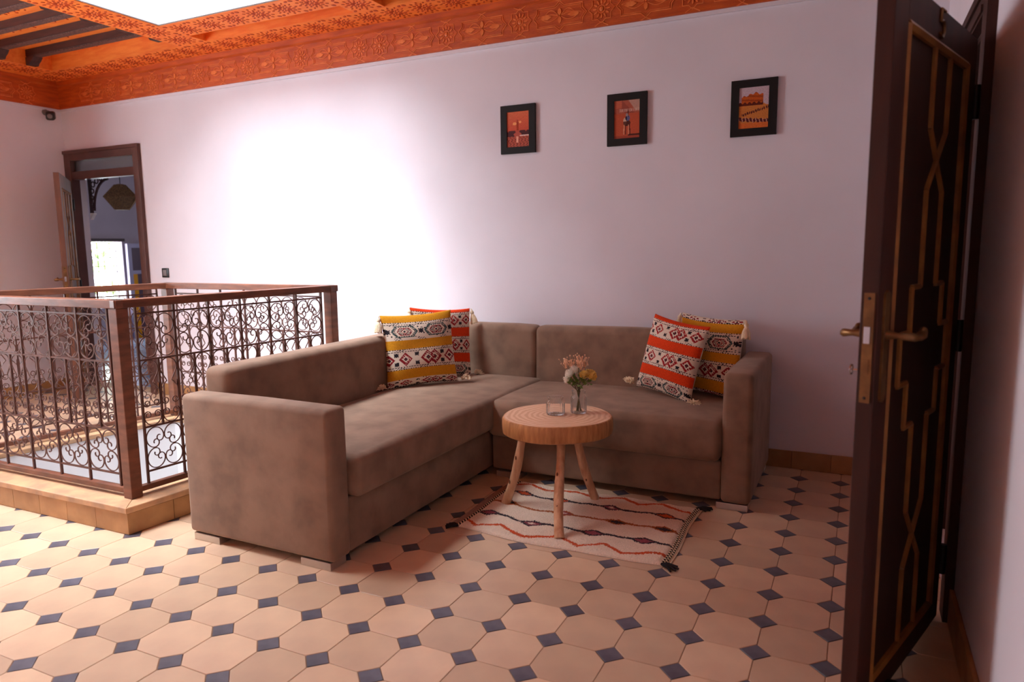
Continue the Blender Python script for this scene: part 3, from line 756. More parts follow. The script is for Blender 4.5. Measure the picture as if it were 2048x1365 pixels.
# ------------------------------------------------------------------ woven cushions
CRM, BLK, RED, MUS, ORA, MAR, GRN = [tuple(lin(*k)[:3]) for k in ((224, 208, 190), (44, 38, 44), (176, 44, 40), (206, 142, 30), (222, 66, 22), (140, 32, 40), (70, 92, 90))]
def diamond(u, v, cu, cv, a, b): return abs(u - cu) / a + abs(v - cv) / b
def band_pattern(u, t, kind, acc):
    """u across 0..1, t up the white band 0..1"""
    if t < .035 or t > .965: return BLK if int(u * 60) % 2 == 0 else CRM
    if abs(t - .13) < .014 or abs(t - .87) < .014: return BLK if int(u * 80) % 3 else CRM
    if t < .13 or t > .87:
        k = (u * 9) % 1; return BLK if int(u * 9) % 3 == 1 and (int(k * 8) + int(t * 60)) % 3 == 0 else CRM
    if kind == 'hex':
        for cu in (.27, .73, -.19, 1.19):
            d = max(abs(t - .5) / .34, (abs(u - cu) / .185 + abs(t - .5) / .9) / 1.0)
            if d < 1.0:
                if d > .88: return GRN
                if d > .74: return BLK if (int(u * 90) + int(t * 30)) % 3 else CRM
                if d > .58: return CRM
                e = diamond(u, t, cu, .5, .06, .22)
                if d > .50: return MAR
                if e < .35: return BLK
                if e < .6: return CRM
                if e < .8: return MAR
                return BLK if (int(u * 70) + int(t * 22)) % 2 == 0 else CRM
        for cu in (.04, .5, .96):
            e = abs(u - cu) * 24; g = abs(t - .5) * 8
            if e < 1 and g < 1 and (abs(e - g) < .35 or min(e, g) < .2): return BLK
        if (int(u * 40) * 7 + int(t * 18) * 3) % 11 == 0: return BLK
        return CRM
    for cu, sc_ in ((.24, 1), (.56, 1.15), (.66, 1.15), (.90, 1), (.02, .8)):
        e = diamond(u, t, cu, .5, .095 * sc_, .33 * sc_)
        if e < 1:
            if e > .82: return acc
            if e > .55: return MAR if (int(u * 80) + int(t * 26)) % 4 else CRM
            if e > .32: return CRM
            return BLK if e > .14 else MAR
    for cu in (.115, .40, .78):
        for ct in (.28, .72):
            e = abs(u - cu) * 34; g = abs(t - ct) * 11
            if e < 1 and g < 1 and (abs(e - g) < .4 or min(e, g) < .25): return BLK
    return CRM
def stripe_pattern(bands, acc, acc2):
    def f(u, v):
        for a, b, k in bands:
            if a <= v <= b:
                if k == 'acc':
                    n = .90 + .2 * random.random(); return tuple(c * n for c in acc)
                return band_pattern(u, (v - a) / (b - a), k, acc2)
        return CRM
    return f
YEL = [(0, .11, 'dia'), (.11, .24, 'acc'), (.24, .52, 'dia'), (.52, .64, 'acc'), (.64, .89, 'hex'), (.89, 1, 'acc')]
YEL2 = [(0, .05, 'dia'), (.05, .20, 'acc'), (.20, .45, 'dia'), (.45, .57, 'acc'), (.57, .83, 'hex'), (.83, .94, 'acc'), (.94, 1, 'dia')]
ORB = [(0, .20, 'hex'), (.20, .335, 'acc'), (.335, .585, 'dia'), (.585, .72, 'acc'), (.72, .95, 'dia'), (.95, 1, 'acc')]
def cushion(label, pos, rz, lean, roll, pat, w=.42, hgt=.42, th=.15, tassels=(1, 1, 1, 1)):
    n = 104; mb = MB(); idx = {}; cols = []
    def shape(u, v):
        x = (u - .5) * 2; y = (v - .5) * 2
        k = max(0, (1 - x * x) * (1 - y * y))
        pin = 1 - .065 * (1 - y * y); piy = 1 - .065 * (1 - x * x)
        wob = .004 * math.sin(u * 9 + v * 4) + .003 * math.sin(v * 13 - u * 5)
        return x * w / 2 * pin, y * hgt / 2 * piy, th / 2 * k ** .42, wob * k
    for s in (0, 1):
        for j in range(n + 1):
            for i in range(n + 1):
                edge = i in (0, n) or j in (0, n)
                if s == 1 and edge: idx[1, i, j] = idx[0, i, j]; continue
                x, y, z, wb = shape(i / n, j / n)
                idx[s, i, j] = len(mb.v); mb.v.append((x, -(z + wb) if s == 0 else z * .8, y + hgt / 2))
    for s in (0, 1):
        for j in range(n):
            for i in range(n):
                f = (idx[s, i, j], idx[s, i + 1, j], idx[s, i + 1, j + 1], idx[s, i, j + 1])
                mb.f.append(f if s == 0 else f[::-1])
                cols.append(pat((i + .5) / n, (j + .5) / n) if s == 0 else CRM)
    mb.c = cols
    t = bpy.data.objects.new('cushion', None); COL.objects.link(t); t.empty_display_size = .1
    tag(t, label, 'cushion', 'woven tasselled cushions on the corner sofa')
    nrm = Vector((0, -1, 0))
    t.matrix_world = Matrix.Translation(pos) @ Matrix.Rotation(rz, 4, 'Z') @ Matrix.Rotation(-lean, 4, 'X') @ Matrix.Rotation(roll, 4, 'Y')
    mb.build('cover', M['weave'], t, smooth=70)
    Ri = t.matrix_world.to_3x3().inverted(); down = (Ri @ Vector((0, 0, -1))).normalized()
    for k, (sx, sz) in enumerate(((-1, 1), (1, 1), (-1, 0), (1, 0))):
        if not tassels[k]: continue
        c = Vector((sx * w / 2, 0, hgt * sz))
        tm = MB()
        if sz:   # hanging tassel
            d = down + Vector((sx * .12, -.22, 0)); d.normalize()
            c = c + Vector((sx * .006, -.006, -.004))
            tm.tube([c + d * q for q in (0, .012, .02, .03, .036, .05, .08, .094)], .01, 10, radii=[.004, .006, .013, .012, .008, .016, .021, .020])
            u = d.orthogonal().normalized(); w_ = d.cross(u)
            for q in range(22):
                a = 2 * PI * q / 22; e = (u * math.cos(a) + w_ * math.sin(a))
                tm.tube([c + d * .036 + e * .008, c + d * .06 + e * .018, c + d * (.092 + .008 * random.random()) + e * .0225], .0024, 4)
        else:    # tuft lying on the seat
            out = Vector((sx * .9, -.30, 0)).normalized(); side = Vector((-out.y, out.x, 0))
            b0 = c + out * .030 + Vector((0, 0, .014))
            for q in range(80):
                a = random.uniform(-2.2, 2.2); el = random.uniform(-.15, 1.35); l = random.uniform(.028, .046)
                dd = (out * math.cos(a) + side * math.sin(a)) * math.cos(el) + Vector((0, 0, math.sin(el) * .75))
                tm.tube([b0, b0 + dd * l * .6 + out * .006, b0 + dd * l + out * .012 - Vector((0, 0, .004))], .004, 4, radii=[.003, .0046, .0028])
        tm.build('tassel', M['cream'], t, smooth=60)
    return t
yp = stripe_pattern(YEL, MUS, MAR); yp2 = stripe_pattern(YEL2, MUS, MAR); op = stripe_pattern(ORB, ORA, RED)
rz_from = lambda dx, dy: math.atan2(dy, dx)
cushion('mustard and cream woven cushion in front at the sofa corner near the railing', (-2.218, -.70, .445), math.radians(50), math.radians(9), math.radians(-2), yp, .43, .43, tassels=(1, 0, 1, 1))
cushion('orange and cream woven cushion tucked behind the mustard one in the sofa corner', (-2.262, -.425, .447), math.radians(60), math.radians(7), math.radians(4), op, .42, .43, .13, tassels=(1, 1, 0, 1))
cushion('orange and cream woven cushion leaning in front of another at the right arm', (-.895, -.385, .437), math.radians(-25), math.radians(13), math.radians(7), op, .375, .42, .14, tassels=(0, 0, 1, 1))
cushion('mustard and cream woven cushion at the back between sofa arm and orange cushion', (-.690, -.262, .434), math.radians(-24), math.radians(5), math.radians(2), yp2, .40, .43, .12, tassels=(1, 1, 0, 1))

# ------------------------------------------------------------------ rug
RX0, RX1, RY0, RY1 = -1.525, -.61, -1.505, -.86
OR2, BK2, PK2, BR2, WH2 = [tuple(lin(*k)[:3]) for k in ((206, 84, 30), (40, 28, 38), (150, 70, 84), (172, 88, 24), (236, 218, 198))]
def rug_col(u, v):
    n = .93 + .12 * random.random()
    v += random.uniform(-.006, .006) + .008 * math.sin(u * 23 + v * 5); u += random.uniform(-.004, .004)
    col = WH2
    zig = lambda k, a, ph: a * (abs(((u * k + ph + .12 * math.sin(u * 9)) % 1) * 2 - 1) - .5)
    for cv, ph in ((.085, .1), (.915, .55)):
        if abs(v - cv - zig(4, .075, ph)) < .016: col = OR2
    for cv, cs, c1, c2 in ((.27, (.06, .32, .63, .87), BK2, PK2), (.50, (.10, .42, .70, .93), BR2, BK2), (.735, (.12, .34, .62, .9), BK2, OR2)):
        e = abs(v - cv - .012 * math.sin(u * 17))
        if e < .013: col = c1
        for i, cu in enumerate(cs):
            d = abs(u - cu) / .075 + e / .052
            if d < 1: col = c1 if d > .62 else (c2 if (i + int(cv * 10)) % 3 else (PK2 if d > .3 else WH2))
    return tuple(k * n for k in col)
rug = thing('rug', 'cream woollen rug with zigzag and diamond stripes under the wooden table', 'rug', ((RX0 + RX1) / 2, (RY0 + RY1) / 2, 0))
rox, roy = (RX0 + RX1) / 2, (RY0 + RY1) / 2
def rug_map(u, v):
    x = RX0 + u * (RX1 - RX0) + .006 * math.sin(v * 7); y = RY0 + v * (RY1 - RY0) - .03 * math.sin(PI * u) * (1 - v) + .006 * math.sin(u * 11 + 1)
    return x - rox, y - roy
nu, nv_ = 330, 230
mb = MB(); cols = []
for j in range(nv_ + 1):
    for i in range(nu + 1):
        u, v = i / nu, j / nv_; x, y = rug_map(u, v)
        e = min(1, min(u, 1 - u) * 60, min(v, 1 - v) * 40)
        z = .003 + (.012 + .0035 * random.random() + .0015 * math.sin(u * 60) * math.sin(v * 40)) * e ** .5
        mb.v.append((x + random.uniform(-.0008, .0008), y + random.uniform(-.0008, .0008), z))
for j in range(nv_):
    for i in range(nu):
        a = j * (nu + 1) + i; mb.f.append((a, a + 1, a + nu + 2, a + nu + 1)); cols.append(rug_col((i + .5) / nu, (j + .5) / nv_))
b0 = len(mb.v)
ring = [i for i in range(nu + 1)] + [j * (nu + 1) + nu for j in range(1, nv_ + 1)] + [nv_ * (nu + 1) + i for i in range(nu - 1, -1, -1)] + [j * (nu + 1) for j in range(nv_ - 1, 0, -1)]
for k in ring: mb.v.append((mb.v[k][0], mb.v[k][1], 0.0))
for k in range(len(ring)):
    l = (k + 1) % len(ring); mb.f.append((ring[l], ring[k], b0 + k, b0 + l)); cols.append(tuple(c * .8 for c in WH2))
mb.c = cols; mb.build('pile', M['pile'], rug)
# flat woven ends, braids and corner cords
for sd, u in ((-1, 0), (1, 1)):
    mb = MB(); wd_ = .052 if sd < 0 else .03
    for j in range(20):
        v0, v1 = j / 20, (j + 1) / 20
        (xa, ya), (xb, yb) = rug_map(u, v0), rug_map(u, v1)
        mb.add([(xa, ya, .001), (xb, yb, .001), (xb + sd * wd_, yb, .001), (xa + sd * wd_, ya, .001), (xa, ya, .007), (xb, yb, .007), (xb + sd * wd_, yb, .005), (xa + sd * wd_, ya, .005)],
               [(0, 3, 2, 1), (4, 5, 6, 7), (0, 1, 5, 4), (1, 2, 6, 5), (2, 3, 7, 6), (3, 0, 4, 7)])
    mb.build('woven_end', M['tape'] if sd < 0 else M['cream'], rug)
    mk = MB(); mw = MB()
    for col_ in ((.004, .017) if sd > 0 else (.004,)):
        for j in range(64):
            x, y = rug_map(u, (j + .5) / 64)
            (mk if j % 2 else mw).sphere((x + sd * (col_), y, .011), .0052, 6, 4)
    o = mk.build('black_braid', M['blackwool'], rug, smooth=60); o = mw.build('white_braid', M['cream'], rug, smooth=60)
    for v, sg in ((0, -1), (1, 1)):
        x, y = rug_map(u, v); mk = MB()
        for k in range(4):
            a = math.radians(-35 + 24 * k) * sd
            dx, dy = sd * math.cos(a) * .075, sg * .02 + math.sin(a) * .045 * sd
            if sd < 0: dx *= .8
            mk.tube([(x + sd * .004, y, .009), (x + dx * .5, y + dy * .5, .012), (x + dx * (.8 + .1 * k), y + dy, .006)], .0048, 6, radii=[.006, .0055, .004])
        mk.build('corner_cord', M['blackwool'] if (sd < 0) == (sg < 0) or sd > 0 and sg < 0 else M['cream'], rug, smooth=60)

# ------------------------------------------------------------------ log table
TZ, TT = .472, .078
tb = thing('side_table', 'round log-slab side table on three splayed branch legs, standing on the rug', 'table', (-1.187, -1.16, .012))
def rim(a): return .248 * (1 + .02 * math.sin(a * 2 + .6) + .012 * math.sin(a * 3 + 2) + .006 * math.sin(a * 7) - (.035 * math.exp(-((a - 5.55) / .35) ** 2)))
prof = [(.0, 0), (.5, 0), (.955, 0), (.992, .006), (1.0, .02), (1.005, .045), (1.0, TT - .010), (.985, TT - .002), (.965, TT)]
nn = 72; mb = MB(); ring0 = []
for r, z in prof[1:]:
    ring0.append(len(mb.v))
    for k in range(nn):
        a = 2 * PI * k / nn; mb.v.append((rim(a) * r * math.cos(a), rim(a) * r * math.sin(a), TZ - TT + z - .012))
for i in range(len(ring0) - 1):
    for k in range(nn):
        l = (k + 1) % nn; mb.f.append((ring0[i] + k, ring0[i] + l, ring0[i + 1] + l, ring0[i + 1] + k))
mb.f.append(tuple(ring0[0] + k for k in range(nn))[::-1])
slab = mb.build('bark_edge', M['bark_wood'], tb, smooth=40)
mb = MB(); mb.v = [(rim(2 * PI * k / nn) * .967 * math.cos(2 * PI * k / nn), rim(2 * PI * k / nn) * .967 * math.sin(2 * PI * k / nn), TZ - .012) for k in range(nn)]
mb.prism([(v[0], v[1]) for v in mb.v], TZ - .016, TZ - .0116); mb.v = mb.v[nn:]; mb.f = [tuple(i - nn for i in f) for f in mb.f]
mb.build('table_top', M['light_wood'], tb)
feet = [(-1.057, -1.455), (-1.448, -1.178), (-1.076, -.955)]
tops = [(-1.145, -1.235), (-1.345, -1.165), (-1.145, -1.065)]
for (fx, fy), (tx, ty) in zip(feet, tops):
    f = Vector((fx + 1.187, fy + 1.16, .002)); t = Vector((tx + 1.187, ty + 1.16, TZ - TT - .012))
    pts = []; rad = []
    for k in range(9):
        q = k / 8; p = f.lerp(t, q); p += Vector((.006 * math.sin(q * 5 + fx * 9), .006 * math.sin(q * 4 + fy * 5), 0)); pts.append(p); rad.append(.0225 - .003 * q + .0016 * math.sin(q * 11 + fx * 3))
    lg = MB().tube(pts, .02, 12, radii=rad).build('leg', M['leg_wood'], tb, smooth=60)
    kn = MB()
    for q in (.3, .62):
        p = f.lerp(t, q); kn.sphere((p.x - .004, p.y - .0185, p.z), .0065, 8, 5, (.7, .5, 1.6))
    kn.build('knot', M['knot'], lg, smooth=60)

# ------------------------------------------------------------------ ribbed glasses and flowers
def ribbed(name, label, loc, r, hgt, neck, cat='vase'):
    out = [(r * .93, 0), (r, .006), (r, hgt * .62), (r * .97, hgt * .70), (neck, hgt * .80), (neck, hgt * .92), (neck * 1.06, hgt)]
    inn = [(max(.0001, a - .0022), z) for a, z in out[::-1]]; inn[-1] = (r * .86, .006)
    mb = MB(); mb.lathe(out + inn + [(.0001, .006)], 96, ripple=lambda a: 1 + .03 * math.cos(20 * a))
    o = mb.build(name, M['glass'], smooth=60, loc=loc); tag(o, label, cat, 'ribbed glass vases on the log table'); return o
ribbed('glass_jar', 'short empty ribbed glass jar on the log table', (-1.199, -1.152, TZ + .0012), .042, .082, .034, 'jar')
ribbed('glass_vase', 'ribbed glass vase holding the flowers on the log table', (-1.112, -1.082, TZ + .0012), .037, .105, .030)
bq = thing('bouquet', 'small bouquet of yellow roses, white blooms and peach sprays in the glass vase', 'flowers', (-1.112, -1.082, TZ + .010))
rt = Vector((_r2.x, _r2.y, 0)).normalized(); bk = Vector((-rt.y, rt.x, 0))
def bp(a, b, c): v = rt * a + bk * b; return Vector((v.x, v.y, c))
def rose(nm, c, r, m, tilt):
    mb = MB(); Mx = Matrix.Translation(c) @ tilt
    for ring_, (n_, rr, lift, op_) in enumerate(((3, .35, .55, .2), (5, .6, .4, .5), (6, .85, .2, .85), (7, 1.0, 0, 1.15))):
        for k in range(n_):
            a = 2 * PI * (k + .5 * ring_) / n_; Q = Mx @ Matrix.Rotation(a, 4, 'Z')
            vs = []; fs = []
            for i in range(5):
                for j in range(4):
                    u = (i / 4 - .5) * 1.25; v = j / 3
                    rad = r * rr * (.35 + .65 * v * (.55 + .45 * op_)); wv = u * r * rr * 1.0 * math.sin(PI * (.25 + .65 * v) * .95)
                    vs.append((rad * math.cos(u * .9) , wv, r * (lift * .6 + .9 * v * (1.25 - .55 * op_) - .35 + (.10 if abs(u) > .5 and j == 3 else 0))))
            for i in range(4):
                for j in range(3): fs.append((i * 4 + j, i * 4 + j + 1, i * 4 + j + 5, i * 4 + j + 4))
            mb.add(vs, fs, Q)
    return mb.build(nm, m, bq, smooth=70)
def tl(a, b): return Matrix.Rotation(b, 4, 'X') @ Matrix.Rotation(a, 4, 'Y')
heads = []
for nm, (a, b, c), r, m, t in (('yellow_rose', (.055, -.012, .168), .030, M['rose_y'], tl(.8, .5)), ('yellow_rose', (.024, -.02, .172), .024, M['rose_y'], tl(.2, .7)), ('yellow_rose', (.05, .03, .17), .024, M['rose_y'], tl(.8, -.4)),
                               ('white_bloom', (-.042, -.014, .175), .026, M['rose_w'], tl(-.5, .6)), ('white_bloom', (-.022, .0, .192), .024, M['rose_w'], tl(-.3, .3)), ('white_bloom', (-.052, -.008, .148), .022, M['rose_w'], tl(-1.0, .6)), ('white_bloom', (-.02, .035, .178), .024, M['rose_w'], tl(-.4, -.5))):
    p = bp(a, b, c); rose(nm, p, r, m, t); heads.append(p)
for (a, b, c) in ((-.06, .0, .228), (-.035, .01, .225), (.0, .012, .238), (.028, .005, .232), (.01, -.01, .222)):
    mb = MB(); p = bp(a, b, c); heads.append(p - Vector((0, 0, .02)))
    for k in range(26):
        q = p + Vector((random.gauss(0, .010), random.gauss(0, .010), random.gauss(0, .011)))
        mb.tube([p - Vector((0, 0, .03)), q], .0006, 3); mb.sphere(q, random.uniform(.0028, .0046), 6, 4)
    mb.build('peach_spray', M['spray'], bq, smooth=60)
mb = MB()
for k in range(80):
    a = random.uniform(0, 6.28); rr = random.uniform(.005, .05); p = Vector((rr * math.cos(a), rr * math.sin(a), .118 + .03 * random.random() + .3 * (.05 - rr) * random.random()))
    d = Vector((math.cos(a + random.uniform(-1, 1)), math.sin(a + random.uniform(-1, 1)), random.uniform(-.5, .9))).normalized(); s_ = d.orthogonal().normalized() * random.uniform(.005, .009); l = random.uniform(.016, .03)
    mb.add([p, p + d * l * .5 + s_, p + d * l, p + d * l * .5 - s_], [(0, 1, 2, 3)])
o = mb.build('foliage', M['leaf'], bq)
st = MB()
for k, p in enumerate(heads):
    b = Vector((.012 * math.cos(k * 2.4), .012 * math.sin(k * 2.4), .002)); n_ = Vector((b.x * -.6, b.y * -.6, .092)); st.tube([b, n_, p - Vector((0, 0, .008))], .0016, 5)
st.build('stems', M['stem'], bq)

# ------------------------------------------------------------------ three pictures
def pic_tower(u, v):
    sky = [(.86, .44, .30), (.80, .34, .24)]
    n = random.uniform(.92, 1.06)
    if v > .47:
        c = [sky[1][k] + (sky[0][k] - sky[1][k]) * (v - .47) / .53 for k in range(3)]
        if (u - .35) ** 2 / .008 + (v - .66) ** 2 / .0018 < 1 or (u - .60) ** 2 / .003 + (v - .70) ** 2 / .001 < 1: c = (.96, .66, .42)
        if abs(u - .48) < (.045 if v < .70 else .026 if v < .755 else .01) and v < .78: c = (.62, .22, .10)
    elif v > .30:
        c = (.30, .13, .15) if (abs(u - .48) > .13 + .05 * math.sin(v * 40)) else (.72, .34, .28)
        if v < .335 and u > .58: c = (.92, .78, .74)
        if v > .43 and math.sin(u * 38) + math.sin(u * 17) > 1.0: c = (.74, .32, .24)
    else:
        c = (.74, .36, .28) if (int(v * 60) + int(u * 20 + math.sin(v * 50) * 2)) % 3 else (.42, .16, .14)
        if abs(u - .47) < .045 and v > .12: c = (.94, .68, .58)
    return tuple(k * n for k in c)
def pic_rider(u, v):
    n = random.uniform(.93, 1.06); c = (.74, .34, .22)
    if v > .66:
        c = (.60, .30, .24) if math.sin(u * 9 + v * 13) > 0 else (.68, .36, .28)
        if u + v > 1.55 and v > .72: c = (.74, .58, .52)
        if .80 < v and u < .3: c = (.76, .40, .30)
    if .70 < v < .775 and u > .2 and (int(u * 44) + int(v * 60) % 2) % 3 == 0: c = (.86, .74, .68)
    if v < .07: c = (.64, .28, .20)
    if .07 < v < .115 and u > .55: c = (.30, .14, .12)
    if (u - .5) ** 2 / .020 + (v - .40) ** 2 / .006 < 1: c = (.32, .15, .12)                       # camel body
    if (u - .42) ** 2 / .004 + (v - .44) ** 2 / .010 < 1: c = (.78, .66, .58) if v > .44 else (.4, .24, .2)
    if .10 < v < .36 and any(abs(u - q - (v - .2) * s) < .018 for q, s in ((.38, .1), (.45, .0), (.56, 0), (.62, -.1))): c = (.84, .62, .48) if u < .40 or .55 < u < .59 else (.28, .12, .10)
    if (u - .53) ** 2 / .008 + (v - .53) ** 2 / .006 < 1: c = (.36, .38, .56) if u > .5 else (.14, .12, .22)   # rider
    if (u - .5) ** 2 / .002 + (v - .615) ** 2 / .0018 < 1: c = (.60, .54, .54)
    if abs(u - .555 - (v - .6) * -.1) < .012 and .56 < v < .76: c = (.18, .10, .10)
    return tuple(k * n for k in c)
def pic_dunes(u, v):
    n = random.uniform(.92, 1.07); c = (.80, .50, .24)
    if v > .55:
        c = (.78, .70, .74)
        top = .86 - .10 * abs(u - .55) * 2 - .02 * math.sin(u * 30)
        if .08 < u < .82 and v < top: c = (.76, .36, .12) if math.sin(v * 60 + u * 4) > -.3 else (.62, .26, .10)
        if u < .82 and v < .625 + .02 * math.sin(u * 40): c = (.38, .14, .10)
        if u >= .82 and v < .60 - (u - .82) * .4: c = (.80, .50, .24)
    if abs(v - (.31 + .19 * u) - .012 * math.sin(u * 70)) < .03 and u > .1 and math.sin(u * 90) > -.7: c = (.34, .14, .14)
    if abs(v - (.235 - .08 * u) - .014 * math.sin(u * 35)) < .045: c = (.34, .12, .14) if math.sin(u * 55 + v * 20) > -.75 else (.84, .64, .56)
    if v < .13: c = (.84, .44, .20)
    return tuple(k * n for k in c)
def to_lin(c): return tuple((x / 12.92) if x <= .04045 else ((max(0, min(1, x)) + .055) / 1.055) ** 2.4 for x in c)
for x, f_, lb in ((-1.919, pic_tower, 'black framed sunset print of a minaret, nearest the sofa corner'), (-1.219, pic_rider, 'black framed print of a camel rider, middle of the three pictures'), (-.517, pic_dunes, 'black framed desert caravan print, nearest the open brown door')):
    t = thing('framed_picture', lb, 'picture', (x, 0, 1.970), group='framed pictures on the wall')
    W2, H2, iw, ih = .1185, .147, .076, .107
    mb = MB()
    mb.box(-W2, -iw, -.018, -.001, -H2, H2).box(iw, W2, -.018, -.001, -H2, H2).box(-iw, iw, -.018, -.001, ih, H2).box(-iw, iw, -.018, -.001, -H2, -ih)
    mb.build('frame', M['frame'], t)
    nx, ny = 64, 90; mb = MB(); cols = []
    for j in range(ny + 1):
        for i in range(nx + 1): mb.v.append((-iw + 2 * iw * i / nx, -.012, -ih + 2 * ih * j / ny))
    for j in range(ny):
        for i in range(nx):
            a = j * (nx + 1) + i; mb.f.append((a, a + 1, a + nx + 2, a + nx + 1)); cols.append(to_lin(f_((i + .5) / nx, (j + .5) / ny)))
    mb.add([(-iw, -.0115, -ih), (iw, -.0115, -ih), (iw, -.0115, ih), (-iw, -.0115, ih)], [(0, 3, 2, 1)]); cols.append((.5, .5, .5))
    mb.c = cols; mb.build('print', M['print'], t)

# ------------------------------------------------------------------ the room beyond the far doorway
AX0, AX1, AY1 = -9.3, -4.2, 4.2
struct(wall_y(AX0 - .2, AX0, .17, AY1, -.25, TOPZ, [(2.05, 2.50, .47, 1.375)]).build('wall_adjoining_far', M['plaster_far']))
struct(wall_x(AX0 - .2, AX1 + .2, AY1, AY1 + .2, -.25, TOPZ, [(-6.9, -6.2, 1.2, 1.9)]).build('wall_adjoining_back', M['plaster_far']))  # unseen window opening added to brighten this room
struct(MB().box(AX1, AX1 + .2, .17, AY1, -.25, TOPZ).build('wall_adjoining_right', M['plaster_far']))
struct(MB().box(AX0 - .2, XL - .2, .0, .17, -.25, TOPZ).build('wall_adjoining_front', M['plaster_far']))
fa = struct(MB().box(AX0, AX1, .17, AY1, -.25, -.004).box(FD0, FD1, 0, .17, -.25, -.004).build('floor_adjoining', M['grout']))
mb = MB()
for i in range(int((AX1 - AX0) / .1)):
    for j in range(int((AY1 - .17) / .1)):
        x, y = AX0 + i * .1, .17 + j * .1; mb.box(x + .0015, x + .0985, y + .0015, y + .0985, -.006, 0)
o = mb.build('sky_tinted_tiles', M['zellige'], fa); o['kind'] = 'stuff'
MB().box(FD0 + .002, FD1 - .002, .002, .168, -.006, 0).build('threshold', M['cap'], fa)
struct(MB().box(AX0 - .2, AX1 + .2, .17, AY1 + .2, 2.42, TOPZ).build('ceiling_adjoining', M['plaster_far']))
mb = MB()
for k in range(26):
    for l in range(16):
        petal(mb, (k * 1.3 + l) % 6.28, .01, .07, .016, 2.413, 2.4205, Matrix.Translation((AX0 + .1 + k * .11, .9 + l * .15, 0)))
o = mb.build('carved_ceiling_flecks', M['fret'], bpy.data.objects['ceiling_adjoining']); o['kind'] = 'stuff'
struct(MB().box(AX0, AX0 + .05, .17, AY1, 2.32, 2.42).build('trim_5', M['lilac']))
# its barred window
wn = bpy.data.objects.new('window_1', None); COL.objects.link(wn); wn.location = (AX0, 2.275, .92); struct(wn, 'bright window with iron grille in the room beyond the far doorway')
def wbox(nm, y0, y1, z0, z1, x0, x1, m): return MB().box(x0, x1, y0, y1, z0, z1).build(nm, M[m], wn)
wbox('lintel', -.30, .24, .46, .50, .0, .05, 'fret')
g = MB()
for k in range(5): g.tube([(-.08, -.18 + .09 * k, -.445), (-.08, -.18 + .09 * k, .45)], .006, 5)
for z in (-.25, .12): g.tube([(-.08, -.222, z), (-.08, .222, z)], .006, 5)
for k in range(5):
    y = -.18 + .09 * k; g.tube([(-.08, y + .045 * math.cos(a), -.02 + .06 * math.sin(a)) for a in [i * PI / 8 for i in range(9)]], .005, 4)
    g.tube([(-.08, y + .03 * math.cos(a), .28 + .05 * math.sin(a)) for a in [i * PI / 6 for i in range(12)]], .005, 4)
g.build('grille', M['hinge'], wn)
# open casement with coloured panes beside it
cs = thing('casement', 'lilac painted casement with amber and plum panes beside the far window', 'window', (AX0 + .02, 2.74, .9))
def cbox(nm, y0, y1, z0, z1, x0, x1, m): return MB().box(x0, x1, y0, y1, z0, z1).build(nm, M[m], cs)
cbox('frame', -.21, -.15, -.9, .45, 0, .05, 'lilac'); cbox('frame', .21, .27, -.9, .45, 0, .05, 'lilac'); cbox('frame', -.15, .21, .39, .45, 0, .05, 'lilac'); cbox('frame', -.15, .21, .02, .07, 0, .05, 'lilac'); cbox('frame', .02, .07, -.9, .02, 0, .05, 'lilac')
cbox('pane', -.15, .21, .07, .39, .015, .03, 'plum'); cbox('pane', -.15, -.07, -.9, .02, .015, .03, 'amber'); cbox('pane', -.07, .02, -.9, .02, .015, .03, 'plum'); cbox('pane', .07, .21, -.9, .02, .015, .03, 'plum')
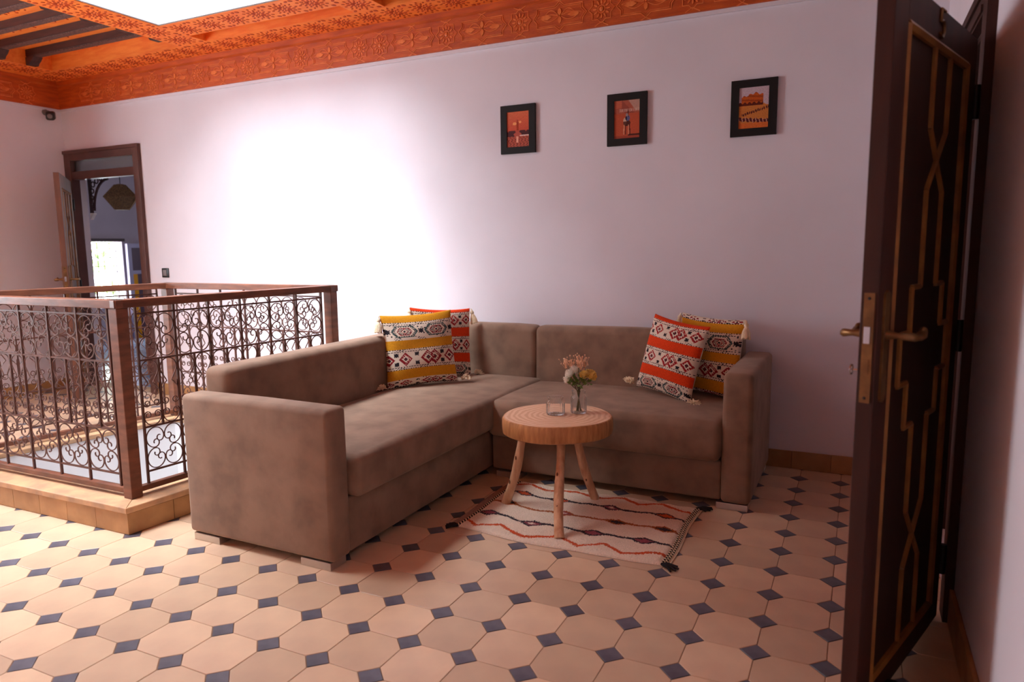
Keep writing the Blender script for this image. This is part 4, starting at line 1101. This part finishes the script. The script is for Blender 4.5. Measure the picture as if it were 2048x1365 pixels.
# fretwork bracket at the doorway's inner edge
br = thing('fretwork_bracket', 'dark carved fretwork bracket in the corner of the far doorway opening', 'bracket', (FD0 + .006, .18, 1.60))
mb = MB(); mb.box(0, .015, 0, .03, .0, .34).box(.015, .30, 0, .03, .325, .34)
mb.build('bracket_frame', M['fret'], br)
mb = MB(); mb.tube([(.05 + .22 * (1 - math.cos(t)), .015, .02 + .28 * math.sin(t)) for t in [i * PI / 16 for i in range(9)]], .012, 6)
for cx_, cz_, r_ in ((.03, .08, .014), (.035, .14, .017), (.04, .20, .02), (.055, .26, .024), (.11, .29, .024), (.17, .305, .016)):
    mb.tube([(cx_ + r_ * math.cos(a), .015, cz_ + r_ * math.sin(a)) for a in [i * PI / 6 for i in range(12)]], .006, 5, True)
mb.build('scrolls', M['fret'], br)
mb = MB(); mb.prism([(0, 0), (.05, .05), (.05, .06), (0, .06)], 0, .03, Matrix(((1, 0, 0, 0), (0, 0, -1, .03), (0, 1, 0, -.062), (0, 0, 0, 1)))); mb.build('corbel', M['white'], br)
# woven pendant lantern
ln = thing('pendant_lantern', 'brown woven pendant lantern hanging in the room beyond the far doorway', 'lamp', (-7.2, 1.05, 1.69))
mb = MB(); mb.lathe([(.075, 0), (.185, .135), (.06, .265), (.03, .275)], 6, Matrix.Rotation(.35, 4, 'Z')); shade = mb.build('shade', M['rattan'], ln)
mb = MB()
for k in range(6):
    a = .35 + PI * k / 3; mb.tube([(.075 * math.cos(a), .075 * math.sin(a), 0), (.187 * math.cos(a), .187 * math.sin(a), .135), (.06 * math.cos(a), .06 * math.sin(a), .266)], .004, 5)
mb.build('ribs', M['rattan'], shade)
MB().tube([(0, 0, .27), (0, 0, .728)], .004, 5).build('cord', M['hinge'], ln)
# greenery outside that window
tr = thing('tree', 'sunlit green tree outside the far barred window', 'tree', (-13.0, 3.9, -2.8))
MB().tube([(0, 0, 0), (.1, 0, 1.5), (0, .1, 3.2)], .12, 8, radii=[.16, .12, .06]).build('trunk', M['beam'], tr)
mb = MB()
for k in range(900):
    p = Vector((random.gauss(0, .7), random.gauss(0, .9), 4.3 + random.gauss(0, .7))); d = Vector((random.uniform(-1, 1), random.uniform(-1, 1), random.uniform(-1, 1))).normalized(); s_ = d.orthogonal().normalized() * .05
    mb.add([p, p + d * .08 + s_, p + d * .17, p + d * .08 - s_], [(0, 1, 2, 3)])
mb.build('foliage', M['tree_leaf'], tr)
